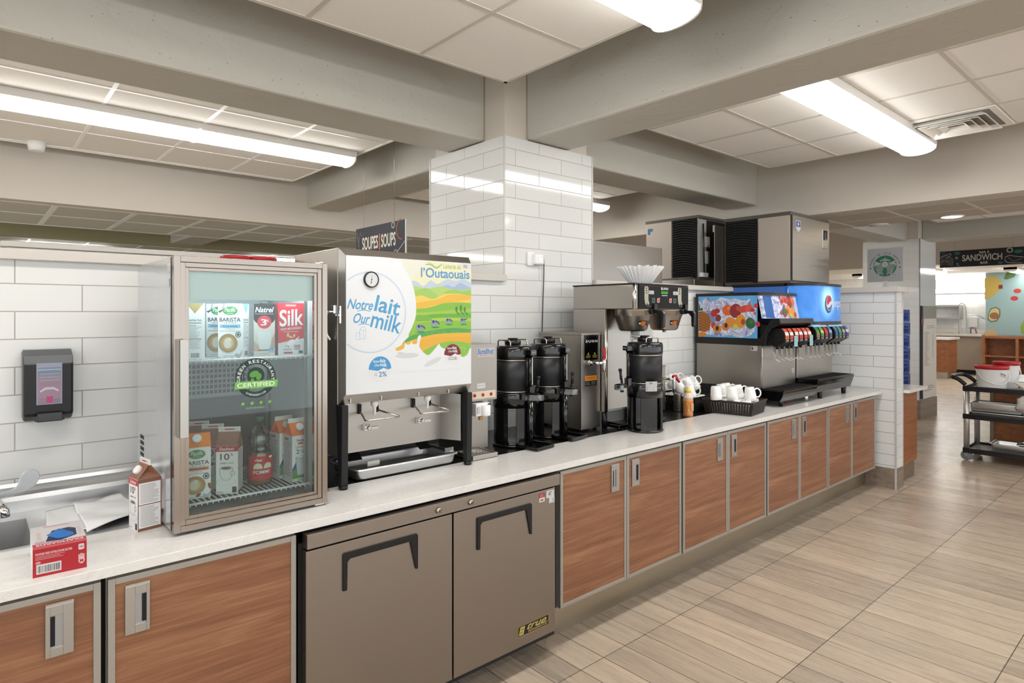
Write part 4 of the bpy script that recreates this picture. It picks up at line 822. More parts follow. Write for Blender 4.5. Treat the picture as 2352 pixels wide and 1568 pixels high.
# drip pan
t = thing('drip_pan', 'shallow stainless steam pan catching drips under the milk spouts', 'pan', (1.53, 2.56, .914))
def pan(t, x0, y0, x1, y1, z0, z1, m, name='pan', ins=.017, rim=.011, r=.03, holes=None):
    def rr(a, b, c, d, z, r): return [(cx + r * math.cos(q), cy + r * math.sin(q), z) for cx, cy, s0 in ((c - r, b + r, -PI / 2), (c - r, d - r, 0), (a + r, d - r, PI / 2), (a + r, b + r, PI)) for q in [s0 + PI / 8 * k for k in range(5)]]
    L = [rr(x0, y0, x1, y1, z1 - .006, r), rr(x0, y0, x1, y1, z1, r), rr(x0 + rim, y0 + rim, x1 - rim, y1 - rim, z1, r * .8), rr(x0 + rim + .006, y0 + rim + .006, x1 - rim - .006, y1 - rim - .006, z1 - .012, r * .8), rr(x0 + ins, y0 + ins, x1 - ins, y1 - ins, z0 + .01, r), rr(x0 + ins + .01, y0 + ins + .01, x1 - ins - .01, y1 - ins - .01, z0 + .0015, r)]
    O_ = [rr(x0 + rim, y0 + rim, x1 - rim, y1 - rim, z1 - .004, r * .8), rr(x0 + ins - .002, y0 + ins - .002, x1 - ins + .002, y1 - ins + .002, z0 + .01, r), rr(x0 + ins + .008, y0 + ins + .008, x1 - ins - .008, y1 - ins - .008, z0, r)]
    b = MB(); n = 20
    for LL, fl in ((L, 0), (O_, 1)):
        o = len(b.v); b.add([p for l in LL for p in l], [], None)
        for j in range(len(LL) - 1):
            for i in range(n):
                q = (o + j * n + i, o + j * n + (i + 1) % n, o + (j + 1) * n + (i + 1) % n, o + (j + 1) * n + i); b.f.append(list(q if not fl else q[::-1])); b.m.append(-1); b.s.append(True)
        e = [o + (len(LL) - 1) * n + i for i in range(n)]; b.f.append(e if not fl else e[::-1]); b.m.append(-1); b.s.append(False)
    return b.build(name, m, t)
pan(t, 1.252, 2.43, 1.80, 2.71, .915, .968, SINK)
MB().box(1.325, 2.47, .966, 1.385, 2.473, .99).build('tab', ALU, t); MB().box(1.74, 2.47, .966, 1.79, 2.473, .99).build('tab', ALU, t)
MB().add([(1.30, 2.60, .97), (1.37, 2.60, .97), (1.37, 2.68, 1.02), (1.30, 2.68, 1.02)], [(0, 1, 2, 3)]).build('hanger', ALU, t)
MB().add([(1.68, 2.60, .97), (1.75, 2.60, .97), (1.75, 2.68, 1.02), (1.68, 2.68, 1.02)], [(0, 1, 2, 3)]).build('hanger', ALU, t)
w = MB().prism([(2.36, .914), (2.62, .914), (2.62, 1.06)], 1.075, 1.08, 'X'); w = MB().add([(1.060, 2.62, .914), (1.115, 2.40, .914), (1.072, 2.60, 1.075), (1.056, 2.63, 1.075), (1.064, 2.625, .914), (1.119, 2.405, .914), (1.076, 2.605, 1.075)], [(0, 1, 2), (4, 6, 5), (1, 5, 6, 2), (0, 2, 6, 4), (0, 4, 5, 1)])
tag(w.build('wooden_board', BOARD), 'thin brown wooden board leaning between the display cooler and milk dispenser', 'board')

# ================================================================ soap dispenser, gloves, towels
t = thing('soap_dispenser', 'black wall soap dispenser with clear window showing pink soap', 'soap dispenser', (.235, 2.98, 1.36))
x0, x1 = .158, .310
b = MB().prism([(2.999, 1.238), (2.94, 1.238), (2.905, 1.26), (2.90, 1.45), (2.915, 1.482), (2.955, 1.50), (2.999, 1.502)], x0, x1, 'X'); b.build('housing', BLACKP, t, .008)
MB().prism([(2.90, 1.452), (2.913, 1.483), (2.955, 1.5025), (2.99, 1.503), (2.99, 1.499), (2.95, 1.497), (2.91, 1.47)], x0 + .002, x1 - .002, 'X').build('top_lid', mat('grey_plastic', '#53565a', .35), t, .001)
MB().box(.190, 2.894, 1.238, .282, 2.91, 1.262).box(.196, 2.886, 1.236, .276, 2.90, 1.272).build('push_bar', BLACKG, t, .004)
wn = MB().box(.196, 2.896, 1.30, .274, 2.9015, 1.455, mat('window_back', '#8f93a4', .3)); wn = wn.build('window', None, t)
a = Art((.196, 2.896, 1.30)); a.rect(.004, .004, .074, .07, '#a98ea2').rect(.006, .002, .03, .024, '#9a88a0').rect(.03, .004, .05, .03, '#c2507e').rect(.052, .002, .072, .02, '#8d889c').rect(.004, .07, .074, .11, '#a68a9a').rect(.004, .11, .074, .138, '#7f93a8'); a.up().rect(.004, .128, .074, .132, '#b8c4d4').poly([(.01, .052), (.026, .064), (.052, .064), (.068, .052), (.066, .046), (.05, .056), (.028, .056), (.012, .046)], '#d5cfe0').lines(.01, .084, .07, .12, 3, '#9ab0c0', .3, 0); a.build('soap_refill', wn)
t = thing('glove_box', 'red and white box of blue nitrile gloves on the worktop', 'box', (0, 0, 0))
w, dp, h = .123, .205, .082
MB().box(0, 0, 0, w, dp, h, WHITEP).build('carton_body', None, t, .001)
a = Art((0, 0, 0)); a.rect(0, 0, w, h, '#b8202c'); a.up(); a.rect(0, h * .94, w, h, '#d8606a'); a.text('POWDER FREE NITRILE EXAM GLOVES', .006, h * .72, w * .72, h * .80, '#ecd6d6', .02).lines(.006, h * .56, w * .66, h * .70, 3, '#d89aa0', .4)
a.rect(w * .84, h * .66, w * .95, h * .86, '#e8dada', .003); a.up().text('100', w * .86, h * .72, w * .93, h * .80, '#7a1a20', .01); a.rect(.008, .008, w * .52, .034, '#e2dedd'); a.up().bars(.010, .011, w * .5, .030, '#33333a', 22)
a.ell(w * .9, .024, .0075, .010, '#e6c2c2'); [a.rect(w * .9 - .0075 + i * .0038, .030, w * .9 - .0045 + i * .0038, .044 - abs(i - 1.5) * .002, '#e6c2c2') for i in range(4)]; a.up().text('M', w * .9 - .004, .018, w * .9 + .004, .027, '#b8202c', .03).ell(.012, h * .48, .006, .004, '#d89aa0'); a.build('printed_front', t)
a = Art((0, 0, h), (1, 0, 0), (0, 1, 0)); a.rect(0, 0, w, dp, '#e0dbdc'); a.up().rect(0, 0, w, .030, '#c8404c'); a.up().text('EXAMGARDS', w * .06, .006, w * .94, .026, '#efe2e2', .03, 0, 180)
a.poly([(.030, .038), (.066, .032), (.104, .06), (.106, .13), (.09, .15), (.05, .14), (.04, .10)], '#1c2c5c').rect(.006, .032, .028, .05, '#caa9ac').lines(.012, .06, .024, .14, 6, '#caa9ac', .4).lines(.108, .06, .119, .14, 6, '#caa9ac', .4)
a.rect(.03, dp - .02, w - .03, dp - .015, '#d05060'); a.build('printed_top', t)
gb = MB(); n = 10; vs = []; fs = []
for j in range(n + 1):
    for i in range(n + 1):
        u, v = i / n, j / n; r_ = max(0, 1 - ((u - .5) ** 2 + (v - .5) ** 2) * 4); vs.append((.036 + .064 * u + .006 * math.sin(v * 7), .045 + .09 * v, h - .004 + .013 * r_ ** .6 * (1 + .4 * math.sin(u * 9 + v * 4) * math.cos(v * 8))))
fs = [(j * (n + 1) + i, j * (n + 1) + i + 1, (j + 1) * (n + 1) + i + 1, (j + 1) * (n + 1) + i) for j in range(n) for i in range(n)]
gb.add(vs, fs, None, True); gb.build('glove', mat('blue_nitrile', '#2a68ad', .45), t); place(t, (.137, 2.147, .914), math.radians(-2))
def cloth(name, label, pts, zf, m, nx=26, ny=18):
    vs = []; (ax, ay), (bx_, by), (cx_, cy_), (dx_, dy_) = pts
    for j in range(ny + 1):
        for i in range(nx + 1):
            u, v = i / nx, j / ny; x = (1 - u) * (1 - v) * ax + u * (1 - v) * bx_ + u * v * cx_ + (1 - u) * v * dx_; y = (1 - u) * (1 - v) * ay + u * (1 - v) * by + u * v * cy_ + (1 - u) * v * dy_; vs.append((x, y, zf(u, v)))
    k = nx + 1; b = MB().add(vs, [(j * k + i, j * k + i + 1, (j + 1) * k + i + 1, (j + 1) * k + i) for j in range(ny) for i in range(nx)], None, True); o = b.build(name, m)
    s_ = o.modifiers.new('solid', 'SOLIDIFY'); s_.thickness = .0012; s_.offset = 1; return tag(o, label, 'paper towel')
PAPER = mat('white_paper', '#f1f2f3', .7)
cloth('paper_towel', 'crumpled white paper towel spread on the sink deck, upper layer', [(.30, 2.47), (.50, 2.56), (.46, 2.87), (.30, 2.84)], lambda u, v: .918 + .012 * abs(math.sin(3 * u + 5 * v)) * (1 - u * .5) + .006 * math.sin(9 * v + 2 * u) ** 2, PAPER)
cloth('paper_towel', 'flat white paper towel under the crumpled one, towards the sink', [(.20, 2.56), (.33, 2.50), (.37, 2.86), (.22, 2.84)], lambda u, v: .9145 + .003 * abs(math.sin(4 * u + 3 * v)), PAPER)

# ================================================================ sugar dispenser
t = thing('sugar_dispenser', 'stainless measured sugar dispenser with three red buttons and white nozzle', 'sugar dispenser', (1.98, 2.6, .914))
MB().box(1.862, 2.50, 1.192, 2.092, 2.83, 1.483).build('hopper', STEELV, t, .002)
MB().box(1.93, 2.575, .93, 2.092, 2.80, 1.192).box(1.862, 2.60, .918, 2.092, 2.83, .93).build('column', STEELV, t, .001)
bp = MB().box(1.906, 2.493, 1.203, 2.078, 2.50, 1.243).build('button_panel', mat('cream_panel', '#cfc4ae', .4), t, .003)
for i in range(3): x = 1.938 + i * .054; bo = MB().lathe([(0, 2.4895), (.008, 2.4898), (.009, 2.493)], (x, 0, 1.224), 16, None, 'Y').build('button', mat('button_red', '#c01a34', .35), bp); a = Art((x, 2.4894, 1.224)); a.ell(0, 0, .0028, .0028, '#4a0a14'); a.build('button_letter', bo)
MB().box(1.93, 2.47, 1.12, 2.02, 2.575, 1.185).cyl((1.99, 2.475, 1.12), .03, .055, 20).build('nozzle_block', WHITEP, t, .004)
MB().box(1.935, 2.464, 1.135, 1.952, 2.471, 1.168).build('nozzle_clip', CHROME, t); MB().lathe([(.0, 2.462), (.009, 2.462), (.01, 2.475)], (2.012, 0, 1.172), 14, None, 'Y').build('screw_knob', BLACKP, t)
MB().cyl((1.975, 2.49, 1.098), .012, .022, 16, r2=.013).build('outlet', mat('tan_outlet', '#c99a62', .5), t)
tr = MB().box(1.872, 2.42, .9165, 2.03, 2.60, .925).box(1.872, 2.42, .925, 2.03, 2.428, .938).box(1.872, 2.428, .925, 1.88, 2.60, .938).box(2.022, 2.428, .925, 2.03, 2.60, .938).build('drip_tray', ALU, t, .001)
MB().box(1.885, 2.435, .932, 2.018, 2.575, .935).build('tray_grid', mat('dull_grid', '#8d867d', .5, .8), tr)
b = MB()
for i in range(260): x, y = random.gauss(1.95, .03), random.gauss(2.53, .025); b.box(x, y, .935, x + .0018, y + .0018, .9372) if 1.885 < x < 2.018 and 2.43 < y < 2.575 else 0
o = b.build('spilled_sugar', mat('sugar', '#f4f2ec', .6), tr); o['kind'] = 'stuff'
a = Art((1.868, 2.50, 1.195)); a.rect(.09, .222, .206, .270, '#c9ccd0', .005); a.up().text('SureShot', .094, .237, .200, .264, '#2a6fb8', .03, .2).text('DISPENSING SYSTEMS', .108, .228, .202, .234, '#d2602a', .01); a.rect(.092, .062, .144, .088, '#e3e3e3'); a.up().text('Sucre / Sugar', .098, .071, .138, .079, '#4a4a4a', 0, .2); a.build('name_labels', t)

# ================================================================ insulated coffee servers
SB = mat('server_black', '#0b0b0c', .16, coat=.5); SG = mat('server_wrap', '#1b1c1f', .4)
def server(label, faucet_dir=0):
    t = thing('coffee_server', label, 'coffee dispenser', group='black insulated coffee servers')
    r = .106; z0 = .212
    st = MB().lathe([(.112, 0), (.114, .01), (.108, .014), (.0, .014)], (0, 0, 0), 36)
    for a0, a1 in ((-50, 5), (58, 118), (150, 205), (232, 268)):
        n = 6
        for i in range(n):
            t0, t1 = (math.radians(a0 + (a1 - a0) * k / n) for k in (i, i + 1)); st.hexa([(.097 * math.cos(t0), .097 * math.sin(t0), .012), (.109 * math.cos(t0), .109 * math.sin(t0), .012), (.109 * math.cos(t1), .109 * math.sin(t1), .012), (.097 * math.cos(t1), .097 * math.sin(t1), .012)], [(.097 * math.cos(t0), .097 * math.sin(t0), z0), (.109 * math.cos(t0), .109 * math.sin(t0), z0), (.109 * math.cos(t1), .109 * math.sin(t1), z0), (.097 * math.cos(t1), .097 * math.sin(t1), z0)])
    st.lathe([(.112, z0), (.112, z0 + .075), (.107, z0 + .083), (.0, z0 + .083)], (0, 0, 0), 36); st.build('stand', SB, t)
    MB().box(-.075, -.235, .004, .075, -.07, .012).box(-.075, -.235, .012, .075, -.229, .022).box(-.075, -.229, .012, -.069, -.08, .022).box(.069, -.229, .012, .075, -.08, .022).build('drip_tray', SB, t, .006)
    MB().lathe([(r, z0 + .07), (r, .50), (.0, .50)], (0, 0, 0), 40, SG).build('wrap', SG, t)
    for z in (z0 + .085, .468): MB().lathe([(r + .001, z), (r + .0035, z + .002), (r + .0035, z + .005), (r + .001, z + .007)], (0, 0, 0), 40).build('trim_band', ALU, t)
    MB().lathe([(r + .002, .476), (r + .004, .49), (r + .004, .535), (r - .002, .548), (.06, .55), (.0, .55)], (0, 0, 0), 40).build('lid', SB, t)
    l = MB().lathe([(.0, .552), (.045, .552), (.046, .575), (.03, .580), (.028, .590), (.0, .59)], (0, 0, 0), 28); l.box(-.048, -.012, .56, .048, .012, .57); l.build('screw_lid', BLACKP, t)
    for s_ in (-1, 1): MB().tube([(s_ * .072, -.045, .53), (s_ * .072, -.045, .572), (s_ * .074, -.035, .58), (s_ * .074, .035, .58), (s_ * .072, .045, .572), (s_ * .072, .045, .53)], .004, 8).build('carry_handle', WIRE, t)
    MB().tube([(0, -.126, .30), (0, -.126, .52)], .014, 12).box(-.024, -.150, .50, .024, -.10, .528).box(-.02, -.14, .285, .02, -.10, .33).build('sight_gauge', SB, t)
    MB().box(-.003, -.1412, .34, .003, -.1402, .49).build('gauge_glass', mat('gauge_strip', '#c9ccc8', .3), t)
    MB().tube([(0, -.126, .014), (0, -.126, .25)], .017, 12).build('support_post', SB, t)
    fc = MB().box(-.013, -.185, .272, .013, -.11, .296).tube([(0, -.172, .29), (0, -.172, .246)], .011, 10).tube([(0, -.172, .30), (0, -.176, .325)], .008, 8); fc = fc.build('faucet', BLACKP, t, .002)
    MB().tube([(0, -.178, .322), (-.002, -.183, .375)], .008, 8).lathe([(0, .37), (.011, .375), (.011, .388), (.0, .392)], (-.002, -.184, 0), 12).build('faucet_handle', BLACKP, fc)
    g = MB(); pth = [(-.055, -.095), (-.06, -.13), (-.05, -.17), (-.03, -.205), (0, -.218), (.028, -.208), (.036, -.185)]; pth = crv(pth, 4)
    for (xa, ya), (xb, yb) in zip(pth, pth[1:]):
        d_ = Vector((xb - xa, yb - ya, 0)).normalized(); n_ = Vector((-d_.y, d_.x, 0)) * .0018
        g.hexa([(xa + n_.x, ya + n_.y, .262), (xa - n_.x, ya - n_.y, .262), (xb - n_.x, yb - n_.y, .262), (xb + n_.x, yb + n_.y, .262)], [(xa + n_.x, ya + n_.y, .292), (xa - n_.x, ya - n_.y, .292), (xb - n_.x, yb - n_.y, .292), (xb + n_.x, yb + n_.y, .292)])
    g.build('faucet_guard', CLEAR, t)
    a = Art((0, -.1508, .505)); a.text('BUNN', -.016, .005, .016, .015, '#b8b8b8', .02); a.build('name_mark', t); return t
s1 = server('black coffee server nearest the sugar dispenser, leftmost of three'); place(s1, (2.29, 2.60, .914), math.radians(8))
s2 = dup(s1, (2.612, 2.650, .914), math.radians(8), 'black coffee server in the middle, in front of the plugged cord')
s3 = dup(s1, (3.178, 2.362, .914), math.radians(-106), 'black coffee server standing forward under the brewer funnel, sticker on it')
for o in list(s3.children):
    if o.name.startswith(('drip_tray', 'support_post')): bpy.data.objects.remove(o)
wp = lambda u, v, hh: Vector((math.sin(u / .112) * (.1135 + hh), -math.cos(u / .112) * (.1135 + hh), v))
a = Art((0, 0, 0), warp=wp)
for i in range(6): a.rect(-.035 + i * .012, .255, -.035 + (i + 1) * .012, .315, '#c9cbcb')
a.up().lines(-.03, .258, .03, .285, 4, '#4a4a4a', .4).text('BUNN', -.012, .300, .004, .308, '#333333', .01); a.up(); st_ = a.build('sticker', None); st_.parent = s3; st_.rotation_euler = (0, 0, math.radians(73))

# ================================================================ hot water dispenser
t = thing('hot_water_dispenser', 'narrow stainless hot water dispenser with red-handled chrome tap', 'water dispenser', (2.93, 2.7, .914))
MB().box(2.836, 2.582, .925, 3.012, 2.95, 1.516).box(2.832, 2.578, 1.505, 3.016, 2.955, 1.521).build('housing', STEELV, t, .002)
for x in (2.86, 2.99):
    for y in (2.61, 2.92): MB().cyl((x, y, .914), .013, .012, 14).build('foot', BLACKP, t)
MB().box(2.862, 2.578, 1.352, 2.990, 2.583, 1.508).build('control_panel', BLACKG, t)
a = Art((2.862, 2.578, 1.352)); a.text('B·U·N·N', .010, .108, .118, .124, '#e6e2dd', .02); 
for x in (.032, .092): a.poly([(x - .008, .034), (x + .008, .034), (x, .048)], '#d8c020').lines(x - .02, .012, x + .02, .032, 3, '#a89a30', .4, 0)
a.build('panel_print', t)
a = Art((2.868, 2.582, 1.19)); a.rect(0, .034, .110, .064, '#e08a1c').rect(0, 0, .110, .033, '#1a1a1a'); a.up().lines(.012, .04, .098, .058, 2, '#7a4400', .4, 0).lines(.006, .006, .05, .03, 3, '#777777').lines(.06, .006, .104, .03, 3, '#777777'); a.build('warning_sticker', t)
tp = MB().cyl((2.90, 2.49, 1.338), .010, .094, 14, None, 'Y').lathe([(.018, 2.56), (.018, 2.582)], (2.90, 0, 1.338), 18, None, 'Y').tube([(2.90, 2.50, 1.338), (2.93, 2.488, 1.338)], .011, 10).lathe([(.011, 1.285), (.013, 1.31), (.016, 1.34), (.016, 1.36)], (2.938, 2.488, 0), 16).build('tap', CHROME, t)
MB().tube([(2.938, 2.488, 1.358), (2.936, 2.480, 1.375), (2.930, 2.484, 1.40), (2.934, 2.486, 1.425), (2.944, 2.488, 1.428), (2.950, 2.490, 1.40), (2.944, 2.486, 1.372)], .006, 8, close=True).cyl((2.938, 2.488, 1.355), .012, .02, 12).build('tap_handle', RED, tp)

# ================================================================ twin coffee brewer
t = thing('coffee_brewer', 'tall twin stainless coffee brewer with black control panel and two funnels', 'coffee brewer', (3.3, 2.6, .914))
xa, xb = 3.018, 3.590
MB().box(xa, 2.324, 1.668, xb, 2.82, 1.818).build('head', STEEL, t, .004)
MB().box(xa - .002, 2.318, 1.818, xb + .002, 2.825, 1.826).build('top_lid', BLACKP, t, .001)
MB().box(xa + .03, 2.60, 1.02, xb - .01, 2.82, 1.668).box(xa, 2.552, 1.02, xa + .03, 2.82, 1.668).build('column', STEEL, t, .002)
MB().cyl((xa + .012, 2.552, 1.02), .012, .648, 14).build('corner_rod', WIRE, t); MB().cyl((xa + .012, 2.33, 1.668), .013, .15, 14).build('corner_rod', WIRE, t)
for x in (xa + .02, xb - .03):
    for y in (2.57, 2.79): MB().cyl((x, y, .914), .018, .108, 14).build('leg', BLACKP, t)
MB().box(xa + .03, 2.46, .925, xb - .04, 2.60, .945).box(xa + .06, 2.47, .945, xb - .07, 2.59, .952).cyl((xa + .05, 2.48, .914), .01, .012, 10).cyl((xb - .06, 2.48, .914), .01, .012, 10).build('base_tray', BLACKG, t, .004)
cp = MB().box(xa + .042, 2.317, 1.672, xb - .002, 2.3245, 1.816).build('control_panel', mat('panel_black', '#0c0c0d', .5, spec=.3), t, .001)
a = Art((xa + .042, 2.317, 1.672)); a.text('BUNN', .225, .117, .300, .133, '#f0f0f0', .03).line([(.01, .139), (.51, .139)], .0012, '#8a3a2a')
a.rect(.226, .092, .297, .108, '#3fae2c', .001).rect(.232, .078, .292, .086, '#3a3f44'); a.up().lines(.232, .079, .292, .085, 1, '#c4cad0', .8, 0).lines(.234, .096, .276, .104, 2, '#1c5a14', .3)
for x, s_ in ((.075, 1), (.43, -1)):
    a.rect(x - .022, .045, x + .018, .136, '#b9b6a6', .012).poly([(x - .02, .05), (x + .018, .052), (x + .028, .03), (x + .014, .02), (x + .006, .036), (x - .002, .018), (x - .016, .03)], '#b9b6a6'); a.up()
    for i in range(3): a.rect(x - .008, .092 + i * .014, x + .004, .100 + i * .014, '#26282a', .002)
    xx = x + .022 if s_ > 0 else x - .075; a.rect(xx, .088, xx + .052, .110, '#cfd0d0', .002); a.up().lines(xx + .006, .093, xx + .046, .105, 2, '#7a7a7a', .3)
for x, c_ in ((.145, '#7fae94'), (.195, '#d08a84'), (.325, '#d08a84'), (.372, '#7fae94')): a.rect(x - .014, .036, x + .014, .064, c_, .006); a.up().rect(x - .011, .039, x + .011, .061, '#2e3c34' if c_ == '#7fae94' else '#caa7a0', .004).rect(x - .004, .044, x + .004, .056, '#1c1f1e');
for x in (.205, .333): a.ell(x, .062, .0035, .0035, mat('indicator_glow', '#ff5030', .3, emit=3))
for x in (.10, .44): a.lines(x - .02, .012, x + .02, .018, 1, '#8a8a8a', .4, 0)
a.build('panel_print', cp)
for i, (fx, fy) in enumerate(((3.178, 2.455), (3.515, 2.455))):
    f_ = MB().lathe([(.0, 1.528), (.075, 1.53), (.088, 1.54), (.115, 1.625), (.122, 1.63), (.122, 1.66), (.128, 1.668)], (fx, fy, 0), 36).cyl((fx, fy, 1.515), .012, .014, 12).build('funnel', STEEL, t)
    MB().prism([(2.252, 1.658), (2.345, 1.662), (2.345, 1.640), (2.285, 1.640), (2.266, 1.62), (2.264, 1.558), (2.254, 1.552), (2.244, 1.558), (2.240, 1.64)], fx + .024, fx + .046, 'X').box(fx + .012, 2.315, 1.636, fx + .058, 2.36, 1.662).box(fx + .02, 2.302, 1.66, fx + .05, 2.318, 1.70).build('funnel_handle', BLACKP, f_, .004)
    ww = lambda u, v, hh, fx=fx, fy=fy: Vector((fx + math.sin(u / .1) * ((.088 + (v - 1.54) * .318) + .0015 + hh), fy - math.cos(u / .1) * ((.088 + (v - 1.54) * .318) + .0015 + hh), v))
    a = Art((0, 0, 0), warp=ww); u0 = -.058
    for c_, q0, q1 in (('#1c1d1f', 0, .018), ('#e07a20', .018, .052), ('#1c1d1f', .052, .075)):
        n = 3
        for k in range(n): a.rect(u0 + q0 + (q1 - q0) * k / n, 1.566, u0 + q0 + (q1 - q0) * (k + 1) / n, 1.592, c_)
    a.up().lines(u0 + .02, 1.569, u0 + .05, 1.589, 3, '#8a4208', .3, 0).lines(u0 + .055, 1.569, u0 + .072, 1.589, 3, '#8a8a8a', .3, 0).ell(u0 + .009, 1.579, .007, .006, '#c8c8c8'); a.build('caution_sticker', f_)
a = Art((3.34, 2.60, 1.42)); a.rect(0, .04, .10, .11, '#c9cbcb').rect(-.01, 0, .11, .03, '#d9622a'); a.up().lines(.01, .06, .09, .10, 3, '#6a6a6a').bars(.04, .05, .09, .062, '#333333', 10); a.build('rating_label', t)
# paper filters on top
t = thing('coffee_filters', 'stack of fluted white paper coffee filters on top of the brewer', 'coffee filters'); b = MB()
n = 120; vs = []
for j, (z, r0, am) in enumerate(((.0, .062, .000), (.002, .066, .002), (.065, .110, .006), (.112, .142, .009), (.112, .138, .009), (.06, .104, .006), (.03, .085, .003))):
    for i in range(n): g_ = 2 * PI * i / n; r_ = r0 + am * (1 if (i // 2) % 2 else -1) * (1 + .3 * math.sin(i * 1.7)); vs.append((r_ * math.cos(g_), r_ * math.sin(g_), z + (.004 * math.sin(i * .9) if j in (3, 4) else 0)))
fs = [(j * n + i, j * n + (i + 1) % n, (j + 1) * n + (i + 1) % n, (j + 1) * n + i) for j in range(6) for i in range(n)] + [tuple(range(n))[::-1], tuple(range(6 * n, 7 * n))]
b.add(vs, fs); b.build('paper_filter', PAPER, t); place(t, (3.255, 2.455, 1.826)); 

# ================================================================ small wall things, hanging sign
t = thing('wall_socket_plug', 'small white plug-in device with green light on the tiled column', 'plug', (2.84, 2.98, 1.99))
MB().box(2.80, 2.955, 1.962, 2.885, 2.997, 2.035).build('device_body', WHITEP, t, .012); MB().box(2.762, 2.985, 1.955, 2.82, 2.999, 2.045).build('socket_plate', WHITEP, t, .004)
a = Art((2.848, 2.955, 2.0)); a.ell(0, 0, .006, .006, mat('green_led', '#60ffb0', .3, emit=4)); a.build('indicator', t)
b = MB().tube(crv([(2.885, 2.985, 2.02), (2.905, 2.985, 2.0), (2.912, 2.99, 1.9), (2.905, 2.992, 1.7), (2.895, 2.99, 1.5), (2.88, 2.985, 1.30)], 6), .003, 6); tag(b.build('power_cord', BLACKP), 'thin black cord hanging down the tiled column from the plug', 'cord')
# SOUPES | SOUPS sign facing -X
t = thing('hanging_sign', 'dark hanging sign reading soups, above the milk dispenser', 'sign', (2.7, 4.75, 2.3))
MB().box(2.695, 4.386, 2.10, 2.703, 5.24, 2.413).build('sign_board', mat('sign_black', '#33343a', .45), t)
MB().box(2.693, 4.382, 2.10, 2.706, 4.388, 2.413).build('edge', WHITEP, t)
MB().tube([(2.7, 4.57, 2.41), (2.7, 4.57, 3.62)], .0012, 5).build('hanging_wire', WIRE, t); MB().tube([(2.7, 5.1, 2.41), (2.7, 5.1, 3.62)], .0012, 5).build('hanging_wire', WIRE, t)
a = Art((2.695, 5.24, 2.19), *SX); L = .854
a.text('SOUPES', .12, .02, .405, .135, '#d8d4c4', .03).text('SOUPS', .46, .02, .70, .135, '#d8d4c4', .03).rect(.425, .005, .44, .145, '#c8743a').line([(.01, .19), (.05, .1), (.06, .04)], .008, '#8a8a86').line([(.09, .19), (.05, .1)], .006, '#8a8a86').hoop(.80, .15, .09, .010, '#a8622e', 26, 90, 270).line(crv([(.72, -.04), (.78, .0), (.854, .05)], 6), .006, '#c8c8c0').hoop(.70, -.045, .03, .005, '#c8c8c0', 20).hoop(.66, .195, .03, .012, '#9aa098', 16).ell(.63, -.05, .025, .02, '#7a4a3a').hoop(.12, .185, .035, .006, '#6a5a4c', 16, 180, 360); a.build('sign_print', t)
# ================================================================ second water heater, caddy, honey, baskets, mugs
t = thing('hot_water_dispenser', 'second slim steel water dispenser half hidden behind the forward coffee server', 'water dispenser', (3.84, 2.84, .914))
MB().box(3.76, 2.73, .92, 3.925, 2.96, 1.245).box(3.755, 2.725, 1.245, 3.93, 2.965, 1.256).build('housing', STEELV, t, .002)
tp = MB().cyl((3.88, 2.64, 1.16), .009, .09, 12, None, 'Y').lathe([(.009, 1.06), (.012, 1.10), (.014, 1.15), (.014, 1.175)], (3.90, 2.64, 0), 14).tube([(3.88, 2.645, 1.16), (3.90, 2.64, 1.16)], .01, 8).build('tap', CHROME, t)
MB().prism([(3.885, 1.172), (3.885, 1.188), (3.925, 1.192), (3.975, 1.135), (3.968, 1.128), (3.92, 1.162)], 2.632, 2.648, 'Y').build('tap_handle', RED, tp, .002)
t = thing('utensil_caddy', 'small perforated steel cylinder beside the honey bottle', 'caddy', (3.985, 2.665, .914))
b = MB().lathe([(.029, .914), (.031, .918), (.031, 1.04), (.033, 1.046), (.029, 1.046), (.028, .92), (.0, .92)], (3.985, 2.665, 0), 28); b.build('cylinder', CHROME if False else STEELV, t)
h_ = MB()
for i in range(14):
    for j in range(6): g_ = 2 * PI * i / 14; h_.T = Matrix.Translation((3.985, 2.665, .94 + j * .016)) @ Matrix.Rotation(g_, 4, 'Z') @ Matrix.Translation((.0312, 0, 0)); h_.box(-.0004, -.0028, -.0028, .0004, .0028, .0028)
h_.T = None; h_.build('perforations', DARK, t)
t = thing('honey_bottle', 'amber squeeze bottle with yellow pointed cap on the dark worktop inset', 'bottle', (0, 0, 0))
HB = mat('honey_amber', '#c9814a', .25, coat=.3); HC = mat('cloudy_plastic', '#dccdbd', .3)
MB().lathe([(.034, 0), (.036, .004), (.036, .02), (.0345, .03), (.0345, .09), (.037, .105), (.0365, .125)], (0, 0, 0), 26, HB).lathe([(.0365, .125), (.034, .14), (.027, .155), (.019, .168), (.017, .172)], (0, 0, 0), 26, HC).build('bottle', None, t)
MB().lathe([(.020, .170), (.020, .184), (.014, .188), (.007, .190), (.004, .208), (.0, .209)], (0, 0, 0), 20).build('spout_cap', mat('cap_yellow', '#f0c415', .35), t)
wb = lambda u, v, hh: Vector((math.sin(u / .036) * (.0372 + hh), -math.cos(u / .036) * (.0372 + hh), v))
a = Art((0, 0, 0), warp=wb)
for i in range(5): a.rect(-.004 + i * .008, .038, -.004 + (i + 1) * .008, .098, '#f09a52')
a.poly([(-.036, .1), (-.024, .1), (-.014, .04), (-.022, .04)], '#e8d030'); a.up(); [a.rect(.012 + i * .008, .042, .012 + (i + 1) * .008, .092, '#e6dcd4') for i in range(3)]; a.ell(.004, .048, .005, .008, '#e86a7a'); a.up().lines(.014, .05, .034, .088, 5, '#8a8078').lines(-.028, .055, -.018, .09, 6, '#5a4a10', .4); a.build('label', t); place(t, (3.845, 2.485, .9125), math.radians(-20))
BK = mat('basket_brown', '#2f2820', .5)
